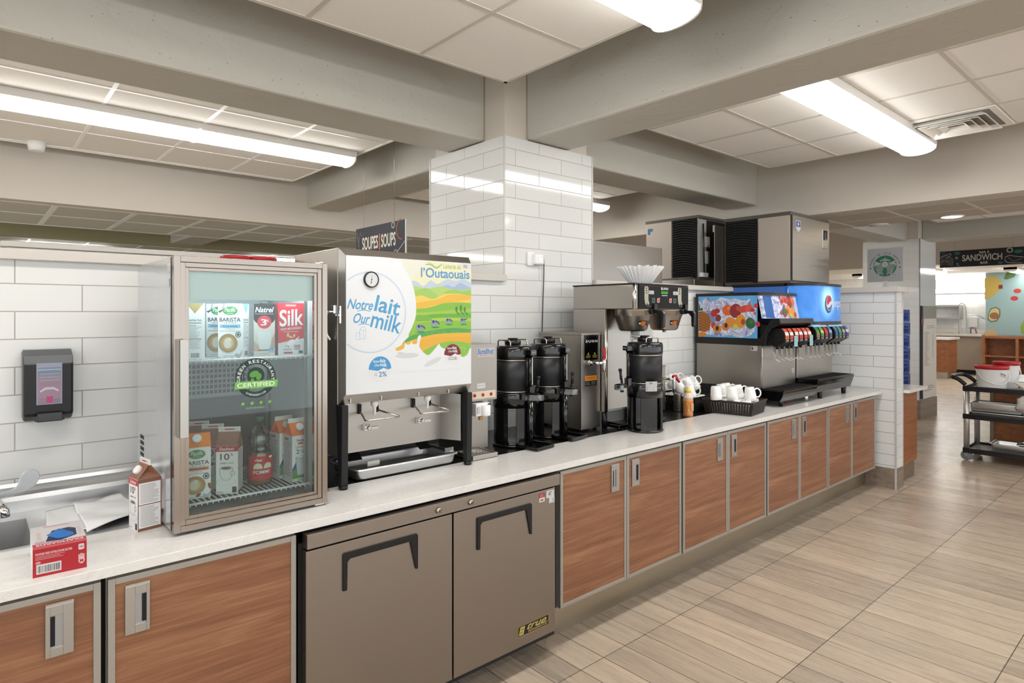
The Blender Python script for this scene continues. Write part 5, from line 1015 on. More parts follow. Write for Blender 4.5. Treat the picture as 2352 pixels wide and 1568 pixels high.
def basket(label, w, d, h, m):
    t = thing('mug_basket', label, 'basket'); b = MB(); k = .90
    def wall(p0, p1, q0, q1, n, m_):  # bottom p0-p1, top q0-q1
        p0, p1, q0, q1 = map(Vector, (p0, p1, q0, q1)); th = (p1 - p0).cross(Vector((0, 0, 1))).normalized() * .003
        def P(u, v): return (p0 * (1 - u) + p1 * u) * (1 - v) + (q0 * (1 - u) + q1 * u) * v
        def bar(u0, v0, u1, v1): c = [P(u0, v0), P(u1, v0), P(u1, v1), P(u0, v1)]; b.add([x for x in c] + [x + th for x in c], [(0, 3, 2, 1), (4, 5, 6, 7), (0, 1, 5, 4), (1, 2, 6, 5), (2, 3, 7, 6), (3, 0, 4, 7)], m)
        bar(0, 0, 1, .10); bar(0, .86, 1, 1)
        for i in range(n + 1): u = .04 + .92 * i / n; bar(max(0, u - .28 / n), .1, min(1, u + .28 / n), .86)
        for j in range(1, m_): v = .1 + .76 * j / m_; bar(0, v - .022, 1, v + .022)
        bar(0, .1, .04, .86); bar(.96, .1, 1, .86)
    B = [(-w / 2 * k, -d / 2 * k, 0), (w / 2 * k, -d / 2 * k, 0), (w / 2 * k, d / 2 * k, 0), (-w / 2 * k, d / 2 * k, 0)]; T = [(-w / 2, -d / 2, h), (w / 2, -d / 2, h), (w / 2, d / 2, h), (-w / 2, d / 2, h)]
    for i in range(4): wall(B[i], B[(i + 1) % 4], T[i], T[(i + 1) % 4], 12 if i % 2 == 0 else 17, 9)
    b.box(-w / 2 * k, -d / 2 * k, 0, w / 2 * k, d / 2 * k, .004, m); b.build('basket', m, t)
    r = MB().box(-w / 2 - .006, -d / 2 - .006, h - .002, w / 2 + .006, -d / 2 + .003, h + .006).box(-w / 2 - .006, d / 2 - .003, h - .002, w / 2 + .006, d / 2 + .006, h + .006).box(-w / 2 - .006, -d / 2 + .003, h - .002, -w / 2 + .003, d / 2 - .003, h + .006).box(w / 2 - .003, -d / 2 + .003, h - .002, w / 2 + .006, d / 2 - .003, h + .006); r.build('rim', m, t); return t
bk = basket('brown woven plastic basket full of upturned white mugs at the worktop front', .29, .37, .092, BK)
th9 = math.radians(9); bc = Vector((4.155, 2.175, .9145)) + Matrix.Rotation(th9, 3, 'Z') @ Vector((.132, .168, 0)); place(bk, bc, th9)
bk2 = basket('black woven basket piled with tilted white mugs behind the honey bottle', .29, .37, .10, BLACKM); place(bk2, (4.165, 2.745, .9145), math.radians(4))
mug = thing('mug', 'x', 'mug', group='white mugs in the two baskets')
b = MB().lathe([(.041, 0), (.0425, .002), (.041, .03), (.036, .075), (.031, .094), (.029, .097), (.0, .096)], (0, 0, 0), 28); b.lathe([(.0, .088), (.028, .088), (.033, .072), (.038, .03), (.0395, .001), (.041, 0)], (0, 0, 0), 28); b.build('mug_body', CERAM, mug)
MB().tube(crv([(.034, 0, .074), (.052, 0, .082), (.072, 0, .066), (.073, 0, .038), (.058, 0, .020), (.039, 0, .022)], 4), .0052, 8).build('mug_handle', CERAM, mug)
UP = [((4.105, 2.415, 1.016), -40, 'upturned white mug at the left end of the front basket'), ((4.25, 2.455, 1.016), -48, 'upturned white mug at the back corner of the front basket'), ((4.19, 2.335, 1.016), -42, 'upturned white mug in the middle of the front basket, nearest the rim'),
      ((4.30, 2.35, 1.016), -44, 'upturned white mug with wide loop handle right of centre in the front basket'), ((4.265, 2.235, 1.012), -44, 'lone upturned white mug at the near right end of the front basket'), ((4.345, 2.47, 1.016), -46, 'upturned white mug in the rear row of the front basket')]
first = True
for (loc, rz, lb) in UP:
    if first: place(mug, loc, math.radians(rz), ry=math.radians(-5)); mug['label'] = lb; first = False
    else: dup(mug, loc, math.radians(rz), lb, ry=math.radians(-4 - random.random() * 4), rx=math.radians(random.uniform(-3, 3)))
Rm = Matrix.Rotation(th9, 3, 'Z')
for i in range(3):
    for j in range(4):
        px_, py_ = -.078 + i * .078, -.117 + j * .078; o = bc + Rm @ Vector((px_, py_, .005)); dup(mug, o, th9 + math.atan2(-py_, -px_ + .001), 'upturned white mug in the lower layer of the front basket, mostly below its rim', 'lower layer of mugs in the front basket')
PILE = [((4.06, 2.68, 1.045), -30, 'tilted white mug leaning behind the red tap handle', 26), ((4.20, 2.70, 1.06), -30, 'tilted white mug at the centre top of the back basket pile', 26), ((4.285, 2.70, 1.055), -30, 'tilted white mug at the right end of the back basket pile', 28), ((4.13, 2.80, 1.075), -30, 'tilted white mug at the rear left top of the back pile', 24), ((4.25, 2.84, 1.07), -30, 'tilted white mug at the far right top of the back pile', 24), ((4.02, 2.83, 1.065), -20, 'tilted white mug at the far left top of the back pile', 20), ((4.07, 2.60, 1.008), -55, 'white mug leaning on the rim just behind the honey bottle cap', 14)]
for (loc, rz, lb, tl) in PILE: dup(mug, loc, math.radians(rz), lb, ry=math.radians(-tl))
Rm = Matrix.Rotation(math.radians(4), 3, 'Z')
for i in range(3):
    for j in range(4):
        px_, py_ = -.078 + i * .078, -.117 + j * .078; o = Vector((4.165, 2.745, .9195)) + Rm @ Vector((px_, py_, 0)); dup(mug, o, math.radians(4) + math.atan2(-py_, -px_ + .001), 'upturned white mug in the lower layer of the back basket', 'lower layer of mugs in the back basket')

# ================================================================ drink dispensers
def nozzle_bank(t, xs, yf, ztop, cols, sink=None):
    for x, (c1, c2, c3) in zip(xs, cols):
        v = MB(); w = .033
        prof = [(yf + .13, ztop - .02), (yf + .03, ztop - .02), (yf + .008, ztop - .05), (yf, ztop - .10), (yf + .004, ztop - .13), (yf + .03, ztop - .145), (yf + .06, ztop - .165), (yf + .09, ztop - .165), (yf + .13, ztop - .12)]
        v.prism(prof, x - w, x + w, 'X'); v = v.build('valve', BLACKP, t, .002)
        pts = [(yf + .026, ztop - .022), (yf + .006, ztop - .05), (yf - .001, ztop - .075), (yf - .002, ztop - .105)]
        a = MB()
        for k, ((ya, za), (yb, zb)) in enumerate(zip(pts, pts[1:])):
            a.add([(x - w * .9, ya - .0015, za), (x + w * .9, ya - .0015, za), (x + w * .9, yb - .0015, zb), (x - w * .9, yb - .0015, zb)], [(0, 3, 2, 1)], pr((c1, c2, c3)[k]))
        a.add([(x - w * .9, yf - .004, ztop - .107), (x + w * .9, yf - .004, ztop - .107), (x + w * .9, yf - .002, ztop - .128), (x - w * .9, yf - .002, ztop - .128)], [(0, 3, 2, 1)], pr('#55524e'))
        a.add([(x - w * .6, yf - .0048, ztop - .114), (x + w * .6, yf - .0048, ztop - .114), (x + w * .6, yf - .004, ztop - .119), (x - w * .6, yf - .004, ztop - .119)], [(0, 3, 2, 1)], pr('#d8d4ce'))
        a.add([(x - w * .5, yf - .0045, ztop - .082), (x + w * .5, yf - .0045, ztop - .082), (x + w * .3, yf - .0045, ztop - .100), (x - w * .3, yf - .0045, ztop - .100)], [(0, 3, 2, 1)], pr(c1)); a.build('flavour_label', None, v)
        MB().cyl((x, yf + .075, ztop - .185), .012, .025, 12, r2=.015).build('nozzle', BLACKP, v)
        MB().tube([(x - .012, yf + .10, ztop - .16), (x - .012, yf + .095, ztop - .26), (x - .012, yf + .05, ztop - .285), (x + .012, yf + .05, ztop - .285), (x + .012, yf + .095, ztop - .26), (x + .012, yf + .10, ztop - .16)], .0022, 6).build('lever', WIRE, v)
def curved(t, x0, x1, yb, bul, z0, z1, m, name, lean=0, n=24, p=3):
    b = MB(); xc, hw = (x0 + x1) / 2, (x1 - x0) / 2; vs = []
    F = lambda s_: yb - bul * (max(0, 1 - abs(s_) ** p)) ** .5
    ss = [-math.cos(PI * i / n) for i in range(n + 1)]
    for s_ in ss: vs += [(xc + hw * s_, F(s_) - lean, z0), (xc + hw * s_, F(s_), z1)]
    b.add(vs, [(2 * i, 2 * i + 2, 2 * i + 3, 2 * i + 1) for i in range(n)], m, True)
    b.add([(x0, yb + .02, z0), (x1, yb + .02, z0), (x1, yb + .02, z1), (x0, yb + .02, z1)], [(0, 3, 2, 1)], m)
    b.add([(xc + hw * s_, F(s_) , z1) for s_ in ss] + [(x1, yb + .02, z1), (x0, yb + .02, z1)], [tuple(range(n + 3))], m); b.add([(xc + hw * s_, F(s_) - lean, z0) for s_ in ss] + [(x1, yb + .02, z0), (x0, yb + .02, z0)], [tuple(range(n + 3))[::-1]], m)
    b.add([(x0, yb, z0), (x0, yb + .02, z0), (x0, yb + .02, z1), (x0, yb, z1)], [(0, 3, 2, 1)], m).add([(x1, yb, z0), (x1, yb + .02, z0), (x1, yb + .02, z1), (x1, yb, z1)], [(0, 1, 2, 3)], m)
    o = b.build(name, m, t)
    def warp(u, v, h, zref=0):
        s_ = (u - xc) / hw; e = .01; y = F(s_); dy = (F(min(s_ + e, 1)) - F(max(s_ - e, -1))) / (2 * e * hw); nn = Vector((dy, -1, 0)).normalized(); k = (z1 - v) / (z1 - z0) * lean
        q = Vector((u, y - k, v)) + nn * h; return q
    return o, warp
# water splash print
SPL = mat('water_splash_print', '#4f93d0', .3); T_ = NT(SPL); mp = T_.coords((1, 1, 1)); n1 = T_.noise(mp, 7, 6, .6, 2.4); n2 = T_.noise(mp, 4.5, 4, .5, .8)
r1 = T_.ramp(n1, 'Fac', [(.42, '#6f7fae'), (.47, '#c9cbe2'), (.5, '#7e88b6'), (.53, '#eef0fa'), (.58, '#8f9ac4'), (.62, '#dfe3f2')]); T_.l(r1, 0, T_.b, 'Base Color')
JB = mat('display_sky_blue', '#5aa3d8', .3)
t = thing('juice_dispenser', 'fruit-printed countertop juice dispenser with six nozzles over a black tray', 'drink dispenser', (5.0, 2.65, .914))
JX0, JX1 = 4.71, 5.305
MB().box(JX0, 2.38, 1.047, JX1, 2.96, 1.39).build('ice_cabinet', STEELV, t, .003)
MB().box(JX0 - .003, 2.376, 1.05, JX0 + .008, 2.386, 1.39).build('corner_strip', WIRE, t)
MB().box(JX0 + .006, 2.40, .962, JX1 - .006, 2.95, 1.047).build('base', BLACKP, t)
for x in (JX0 + .09, JX1 - .06):
    for y in (2.27, 2.88): MB().cyl((x, y, .914), .018, .06, 14, r2=.022).build('leg', CHROME if x > 5 else BLACKP, t)
MB().box(JX0, 2.414, 1.385, JX1, 2.97, 1.81).build('upper_cabinet', BLACKP, t, .003)
MB().prism([(2.97, 1.39), (2.97, 1.44), (2.41, 1.44), (2.365, 1.47), (2.315, 1.575), (2.285, 1.602), (2.235, 1.602), (2.225, 1.565), (2.25, 1.545), (2.30, 1.525), (2.335, 1.47), (2.35, 1.385)], JX0 - .004, JX1 + .004, 'X').build('valve_hood', BLACKP, t, .004)
MB().prism([(2.42, 1.40), (2.335, 1.40), (2.30, 1.53), (2.42, 1.56)], JX0 + .05, JX1 - .01, 'X').build('valve_backing', BLACKM, t)
o, wj = curved(t, JX0, JX1, 2.414, .085, 1.602, 1.785, SPL, 'front_display', .035)
curved(t, JX0 - .006, JX1 + .006, 2.414, .098, 1.785, 1.808, BLACKP, 'top_rim')
def fruit(a, s_=1, ox=0, oy=0, mir=1):
    def E(x, y, rx, ry, c, rot=0): a.ell(ox + mir * x * s_, oy + y * s_, rx * s_, ry * s_, c, rot * mir); a.up()
    E(.285, .225, .048, .044, '#ea6a30'); E(.30, .24, .02, .016, '#f59060'); E(.355, .22, .052, .058, '#9a2f30', -15); E(.375, .24, .018, .02, '#c05a48')
    E(.43, .235, .05, .028, '#e0523a', 20); E(.47, .24, .03, .03, '#e8604a'); E(.50, .225, .02, .015, '#c8383a'); E(.40, .135, .045, .055, '#f0a030'); E(.315, .125, .052, .04, '#f09a3c', -25); E(.265, .09, .035, .035, '#e88838'); E(.27, .10, .015, .02, '#3a3428'); E(.42, .13, .018, .024, '#a8503a'); E(.355, .09, .026, .026, '#c8c05a'); E(.355, .09, .018, .018, '#dcd67a')
    E(.482, .12, .04, .045, '#2f6a3c', 20); E(.49, .135, .02, .02, '#3f7f48'); E(.545, .115, .018, .022, '#c83a44', 20); E(.53, .26, .017, .018, '#d04048'); E(.52, .2, .012, .012, '#e06058')
o_ = Art((JX0, 2.955, 1.443), *SX); a = o_; a.rect(.012, 0, .541, .342, JB); a.up()
sp = crv([(.04, .30), (.10, .335), (.16, .30), (.22, .33), (.30, .315), (.36, .32), (.42, .30), (.47, .32), (.50, .27), (.53, .24), (.515, .2), (.53, .15), (.525, .08), (.49, .03), (.40, .005), (.30, .02), (.22, .005), (.12, .02), (.04, .004), (.014, .03), (.014, .30)], 5); a.poly(sp, SPL); a.up()
# pineapple
a.poly([(.014, .05), (.014, .21), (.05, .22), (.10, .20), (.135, .14), (.12, .06), (.07, .04)], '#b8742a'); a.up()
for i in range(7): a.line([(.016, .06 + i * .024), (.12, .10 + i * .02)], .0035, '#6f4218').line([(.016, .21 - i * .024), (.12, .16 - i * .02)], .0035, '#6f4218')
a.poly([(.014, .22), (.014, .30), (.024, .27), (.03, .24), (.05, .25), (.06, .225)], '#3f6a35'); a.up(); a.ell(.16, .20, .03, .03, '#c8302c').ell(.19, .22, .026, .02, '#b8282a').ell(.20, .16, .025, .03, '#8a3a28').ell(.155, .10, .022, .028, '#d04a38').ell(.19, .07, .04, .035, '#e89038').ell(.19, .075, .015, .02, '#2f2a22').ell(.05, .02, .04, .02, '#e8952e'); a.up(); fruit(a); a.build('side_print', t)
a = Art((0, 0, 0), warp=wj)
for i in range(5): x = JX0 + .002 + i * .016; a.rect(x, 1.606, x + .016, 1.783, '#2f66b0')
a.up(); fruit(a, .85, 5.35, 1.548, -1); a.ell(4.92, 1.74, .018, .018, '#c02030').ell(4.95, 1.70, .014, .012, '#d84a40').ell(4.93, 1.63, .016, .016, '#c02a50').ell(5.0, 1.75, .035, .018, '#d8402e').build('front_print', t)
nozzle_bank(t, [4.79, 4.87, 4.96, 5.035, 5.12, 5.195], 2.215, 1.545, [('#d84a30', '#eee6e0', '#e8823a'), ('#d84a30', '#eee6e0', '#d8466a'), ('#d84a30', '#eee6e0', '#c02838'), ('#d84a30', '#eee6e0', '#c8305a'), ('#d84a30', '#eee6e0', '#d83a48'), ('#d84a30', '#eee6e0', '#ea7a3a')])
for x in (4.895, 5.175): a = Art((x, 2.206, 1.38)); a.rect(0, 0, .06, .085, '#a9d6da'); a.up().lines(.02, .01, .04, .075, 6, '#5a7a80', .4); a.build('paper_note', t)
a = Art((JX0, 2.47, 1.345), *SX); a.rect(0, 0, .055, .034, '#dedad4'); a.up().rect(.004, .006, .022, .028, '#55524c').lines(.028, .008, .05, .026, 2, '#6a6a68'); a.build('asset_tag', t)
a = Art((5.235, 2.38, 1.14)); a.rect(0, 0, .04, .04, '#e2ded8'); a.up().lines(.006, .006, .034, .034, 3, '#8a8682'); a.build('rating_sticker', t)
def drip(t, x0, x1, y0, yb, z0, z1, nm='drip_tray'):
    b = MB().prism([(yb, z0 + .03), (yb, z1 - .01), (y0 + .006, z1 - .01), (y0, z1 - .012), (y0 + .002, z1 - .025), (y0 + .010, z1 - .055), (y0 + .032, z0), (yb - .02, z0)], x0, x1, 'X')
    b.box(x0, y0, z1 - .012, x1, y0 + .01, z1).box(x0, y0, z1 - .012, x0 + .01, yb, z1).box(x1 - .01, y0, z1 - .012, x1, yb, z1); b = b.build(nm, BLACKG, t, .003)
    g = MB()
    for i in range(40): x = x0 + .015 + (x1 - x0 - .03) * i / 39; g.box(x, y0 + .014, z1 - .01, x + .005, yb - .005, z1 - .003)
    g.build('tray_grille', BLACKM, b)
drip(t, JX0 - .01, JX1 + .005, 2.20, 2.40, .958, 1.052)
# cola dispenser
t = thing('soda_dispenser', 'blue-panelled countertop soda dispenser with eight nozzles beside the end wall', 'drink dispenser', (5.7, 2.65, .914))
KX0, KX1 = 5.33, 6.09
MB().box(KX0, 2.38, 1.06, KX1 - .03, 2.965, 1.41).build('ice_cabinet', STEELV, t, .003); MB().box(KX0 + .006, 2.42, .965, KX1 - .04, 2.95, 1.06).build('base', BLACKP, t)
for x in (KX0 + .17, KX1 - .08):
    for y in (2.26, 2.88): MB().cyl((x, y, .914), .018, .07, 14, r2=.024).build('leg', BLACKP, t)
PB = mat('cola_blue', '#2f6cc0', .25); T_ = NT(PB); mp = T_.coords((1, 1, 1)); gt = T_.n('ShaderNodeTexGradient', gradient_type='SPHERICAL'); mp2 = T_.n('ShaderNodeMapping'); mp2.inputs['Location'].default_value = (.03 * 5.5, 0, -.84 * 5.5); mp2.inputs['Scale'].default_value = (5.5, 0, 5.5)
tcc = T_.n('ShaderNodeTexCoord'); T_.l(tcc, 'Object', mp2, 0); T_.l(mp2, 0, gt, 0); n1 = T_.noise(mp, 5, 3, .5, 1.5)
am = T_.n('ShaderNodeMath', operation='MULTIPLY_ADD'); am.inputs[1].default_value = .25; T_.l(n1, 'Fac', am, 0); T_.l(gt, 'Fac', am, 2)
rp = T_.ramp(am, 0, [(.08, '#2a66b0'), (.35, '#4a90d0'), (.95, '#b8dcf4')]); T_.l(rp, 0, T_.b, 'Base Color')
T_.l(rp, 0, T_.b, 'Emission Color'); T_.b.inputs['Emission Strength'].default_value = .35     # backlit display
MB().box(KX0, 2.462, 1.41, KX1, 2.965, 1.88, mat('cola_side_blue', '#4774c4', .3)).build('upper_cabinet', None, t, .002)
o, wk = curved(t, KX0, KX1, 2.462, .20, 1.572, 1.88, PB, 'front_display', p=6)
MB().box(KX0 - .006, 2.46, 1.88, KX1 + .004, 2.975, 1.903).build('lid_back', BLACKP, t, .003); curved(t, KX0 - .006, KX1 + .006, 2.464, .21, 1.88, 1.902, BLACKP, 'lid_front', p=6); curved(t, KX0 - .002, KX1 + .002, 2.464, .21, 1.53, 1.572, BLACKP, 'lower_rim', p=6)
MB().box(KX0 + .01, 2.36, 1.41, KX1 - .02, 2.47, 1.53).build('valve_backing', BLACKM, t)
MB().tube([(KX0 - .002, 2.458, 1.57), (KX0 - .002, 2.458, 1.885)], .004, 8).build('corner_strip', WIRE, t)
for x in (5.47, 5.80):
    MB().prism([(2.40, 1.545), (2.26, 1.545), (2.235, 1.528), (2.26, 1.522), (2.40, 1.50)], x - .14, x + .14, 'X').build('valve_canopy', mat('canopy_blue', '#a9cfe8', .2), t, .003)
a = Art((0, 0, 0), warp=wk); cx, cz, r_ = 5.70, 1.735, .062
a.ell(cx - .015, cz - .012, .078, .080, '#2a5fae', n=30); a.up().ell(cx, cz, r_, r_ * 1.1, '#f6f8fb', n=30); a.up()
a.poly([(cx + .053 * math.cos(math.radians(x)), cz + .005 + .058 * math.sin(math.radians(x))) for x in range(10, 181, 10)] + crv([(cx - .053, cz + .0), (cx - .03, cz - .02), (cx, cz), (cx + .05, cz + .022)], 4), '#e0284a')
a.poly([(cx + .054 * math.cos(math.radians(x)), cz - .008 + .055 * math.sin(math.radians(x))) for x in range(190, 356, 10)] + crv([(cx + .05, cz - .01), (cx + .01, cz - .038), (cx - .03, cz - .045), (cx - .05, cz - .02)], 4), '#2f5fb4')
a.text('pepsi', 5.775, 1.672, 5.985, 1.772, '#f6f8fb', .01); a.build('logo_print', t)
cs = [('#1f7a48', '#2c9a58', '#e07a48'), ('#5aa050', '#e2d23a', '#2a8a70'), ('#b02838', '#c83848', '#b8303a'), ('#3a6aa8', '#9ab4d4', '#2a3a6a'), ('#3f7ab8', '#3a5f9a', '#2a4a86'), ('#3f9a78', '#38a070', '#2a7a60'), ('#5a4a58', '#b8b0b4', '#8a8088'), ('#3a62a8', '#e4e6ee', '#2a4a90')]
nozzle_bank(t, [5.355, 5.44, 5.525, 5.61, 5.735, 5.815, 5.895, 5.975], 2.215, 1.55, cs)
drip(t, KX0 - .005, KX1 + .0, 2.20, 2.42, .975, 1.092)
tag(MB().box(5.22, 2.44, .9142, 5.38, 2.60, .922).box(5.22, 2.43, .9142, 5.38, 2.44, .955).build('red_tray', mat('soft_red', '#c43a48', .5)), 'small red plastic tray lying under the drip trays of the drink dispensers', 'tray')

# ================================================================ ice machines
LOUV = mat('louver_black', '#1d1d1c', .4); IMS = steel_mat('ice_machine_panel', '#a9a29a', .4, 'X', .05)
def louver(t, x, y0, y1, z0, z1, n=24):
    MB().box(x - .001, y0, z0, x + .01, y1, z1).build('louver_recess', DARK, t)
    b = MB(); m = 8
    for i in range(n):
        z = z0 + (z1 - z0) * (i + .5) / n - .02; pts = []
        for k in range(m + 1):
            u = k / m; pts.append((y0 + (y1 - y0) * u, z + .028 * math.sin(PI * (.15 + .85 * (1 - u)))))
        for (ya, za), (yb, zb) in zip(pts, pts[1:]): b.add([(x - .016, ya, za - .006), (x - .016, yb, zb - .006), (x, yb, zb + .006), (x, ya, za + .006), (x - .016, ya, za - .001), (x - .016, yb, zb - .001), (x, yb, zb + .010), (x, ya, za + .010)], [(0, 1, 2, 3), (4, 7, 6, 5), (0, 4, 5, 1)])
    b.build('louver', LOUV, t)
t = thing('ice_machine', 'large stainless ice machine with black louvres and shield badge, on the soda dispenser', 'ice machine', (5.79, 2.77, 1.905))
MB().box(5.40, 2.47, 1.925, 6.18, 3.09, 2.50).build('housing', IMS, t, .002); MB().box(5.392, 2.46, 2.50, 6.185, 3.095, 2.533).build('top_trim', mat('dark_grey_frame', '#5d5953', .4, .5), t, .003); MB().box(5.395, 2.46, 1.905, 6.18, 3.09, 1.928).build('bottom_trim', mat('dark_grey_frame'), t, .003)
MB().box(5.394, 2.475, 1.93, 5.40, 2.757, 2.50).build('side_panel', mat('side_panel_grey', '#b3a99e', .45, .5), t); louver(t, 5.40, 2.765, 3.085, 1.93, 2.50)
fp = MB().box(5.405, 2.452, 1.93, 6.178, 2.47, 2.50).build('front_panel', IMS, t, .002); MB().box(5.398, 2.45, 1.93, 5.404, 2.462, 2.50).build('edge_strip', mat('black_strip', '#26211e', .4), t)
a = Art((5.475, 2.452, 2.36)); a.poly([(0, .10), (.09, .10), (.09, .03), (.045, .0), (0, .03)], '#c9ccd4'); a.up().poly([(.006, .094), (.084, .094), (.084, .045), (.006, .045)], '#2c3f8a'); a.up()
for k in range(3): th = k * PI / 3; a.line([(.045 - .02 * math.cos(th), .07 - .02 * math.sin(th)), (.045 + .02 * math.cos(th), .07 + .02 * math.sin(th))], .006, '#e6e8f0')
a.build('shield_badge', fp); hp = MB().box(6.02, 2.446, 2.25, 6.13, 2.453, 2.43).build('handle_plate', ALU, fp, .004); MB().box(6.035, 2.443, 2.33, 6.115, 2.447, 2.42, DARK).build('handle_recess', None, hp); MB().box(6.05, 2.436, 2.33, 6.10, 2.446, 2.345).box(6.05, 2.436, 2.345, 6.062, 2.446, 2.40).build('handle', CHROME, hp)
t = thing('ice_machine', 'rear ice machine with its front cover off, wires showing, beyond the half wall', 'ice machine', (5.5, 3.56, 0))
MB().box(5.23, 3.27, 1.98, 5.9, 3.87, 2.55).build('housing', IMS, t, .002); MB().box(5.222, 3.255, 2.55, 5.91, 3.875, 2.578).build('top_trim', mat('dark_grey_frame'), t, .003); MB().box(5.225, 3.258, 1.965, 5.9, 3.87, 1.985).build('bottom_trim', mat('dark_grey_frame'), t, .003)
MB().box(5.224, 3.565, 1.99, 5.23, 3.86, 2.55).build('side_panel', mat('side_panel_grey'), t); louver(t, 5.23, 3.28, 3.558, 1.99, 2.55)
op = MB().box(5.24, 3.262, 1.99, 5.36, 3.27, 2.54, mat('galvanised', '#b9bcb8', .5, .5)).box(5.36, 3.262, 1.99, 5.88, 3.27, 2.54, DARK).box(5.30, 3.25, 2.28, 5.40, 3.262, 2.38, WHITEP).box(5.32, 3.25, 2.12, 5.39, 3.262, 2.24, WHITEP); op.build('exposed_interior', None, t)
MB().tube([(5.29, 3.252, 2.5), (5.29, 3.245, 2.3), (5.30, 3.245, 2.0)], .007, 6).tube([(5.37, 3.25, 2.3), (5.38, 3.245, 2.0)], .005, 6).build('hose', BLACKP, t); MB().box(5.24, 3.24, 1.99, 5.36, 3.262, 2.03).build('bracket', WHITEP, t)
a = Art((5.2235, 3.845, 2.44), *SX); a.rect(0, .03, .06, .06, '#4a8ac0').rect(.0, 0, .03, .03, '#4a8ac0'); a.build('blue_sticker', t)
MB().box(5.15, 3.26, 1.86, 5.92, 3.88, 1.965).build('chute', STEEL, t, .003); MB().box(5.2, 3.28, 0, 5.9, 3.88, 1.86).build('ice_bin', STEELV, t, .003)
p = MB().box(5.235, 3.10, 1.8845, 5.455, 3.104, 2.465).box(5.235, 3.104, 2.40, 5.455, 3.12, 2.465); tag(p.build('steel_cover_panel', STEELV, None, .001), 'loose stainless cover panel propped on the wall cap between the ice machines', 'panel')
bp2 = thing('steel_splash_guard', 'wide brushed steel guard rising behind the coffee brewer and its filters', 'splash guard', (4.1, 3.3, 1.0)); MB().box(3.5, 3.215, 1.0, 4.575, 3.24, 2.21).box(4.55, 3.24, 1.0, 4.575, 3.8, 2.21).build('guard', STEEL, bp2, .001)

# ================================================================ emblem sign on the wall cap
t = thing('emblem_sign', 'grey square sign with round green emblem standing on the end wall cap', 'sign', (6.6, 2.11, 1.893))
MB().box(6.597, 1.957, 1.945, 6.603, 2.262, 2.265).build('sign_board', mat('sign_grey', '#8c8c8c', .45), t); MB().box(6.596, 2.085, 1.893, 6.602, 2.125, 1.95).box(6.57, 2.06, 1.893, 6.63, 2.15, 1.898).build('post', mat('sign_post', '#bab9b6', .4, .3), t)
a = Art((6.597, 2.108, 2.095), *SX); GR = '#1c5c44'; LT = '#a3a3a2'
a.ell(0, 0, .1, .1, GR, n=40); a.arc('• FIERS DE VOUS SERVIR •', 0, -.005, .126, .014, 190, -10, '#3a3f40', .02); a.up()
for s_ in (-1, 1):
    for k in range(7): y = .015 - k * .015; x0 = .098 - abs(y) * .18 - k * .003; a.line(crv([(s_ * x0, y), (s_ * (x0 - .02), y - .002), (s_ * (.058), y - .014 - k * .002)], 3), .0045, LT)
    a.poly([(s_ * .045, .028), (s_ * .085, .05), (s_ * .09, .02), (s_ * .1, .0), (s_ * .075, .012), (s_ * .05, .015)], LT)
    for k in range(4): q = .018 + k * .011; a.line(crv([(s_ * q, .035), (s_ * (q + .008), .01), (s_ * (q - .002), -.02), (s_ * (q + .008), -.05), (s_ * (q - .002), -.088 + k * .006)], 4), .005, LT)
a.ell(0, .015, .024, .03, LT); a.poly([(-.045, .045), (-.04, .062), (-.026, .052), (-.02, .072), (-.01, .056), (0, .085), (.01, .056), (.02, .072), (.026, .052), (.04, .062), (.045, .045), (0, .052)], LT); a.up()
a.line([(-.024, .03), (-.018, .045), (0, .05), (.018, .045), (.024, .03)], .0025, GR).ell(-.009, .02, .004, .002, GR).ell(.009, .02, .004, .002, GR).line([(-.006, .0), (.006, .0)], .0018, GR).line([(0, .016), (-.001, .007)], .0014, GR).line(crv([(-.022, -.01), (0, -.02), (.022, -.01)], 4), .0025, GR)
a.text('MC', .07, -.09, .09, -.082, '#4a4f50', 0); a.build('emblem_print', t)

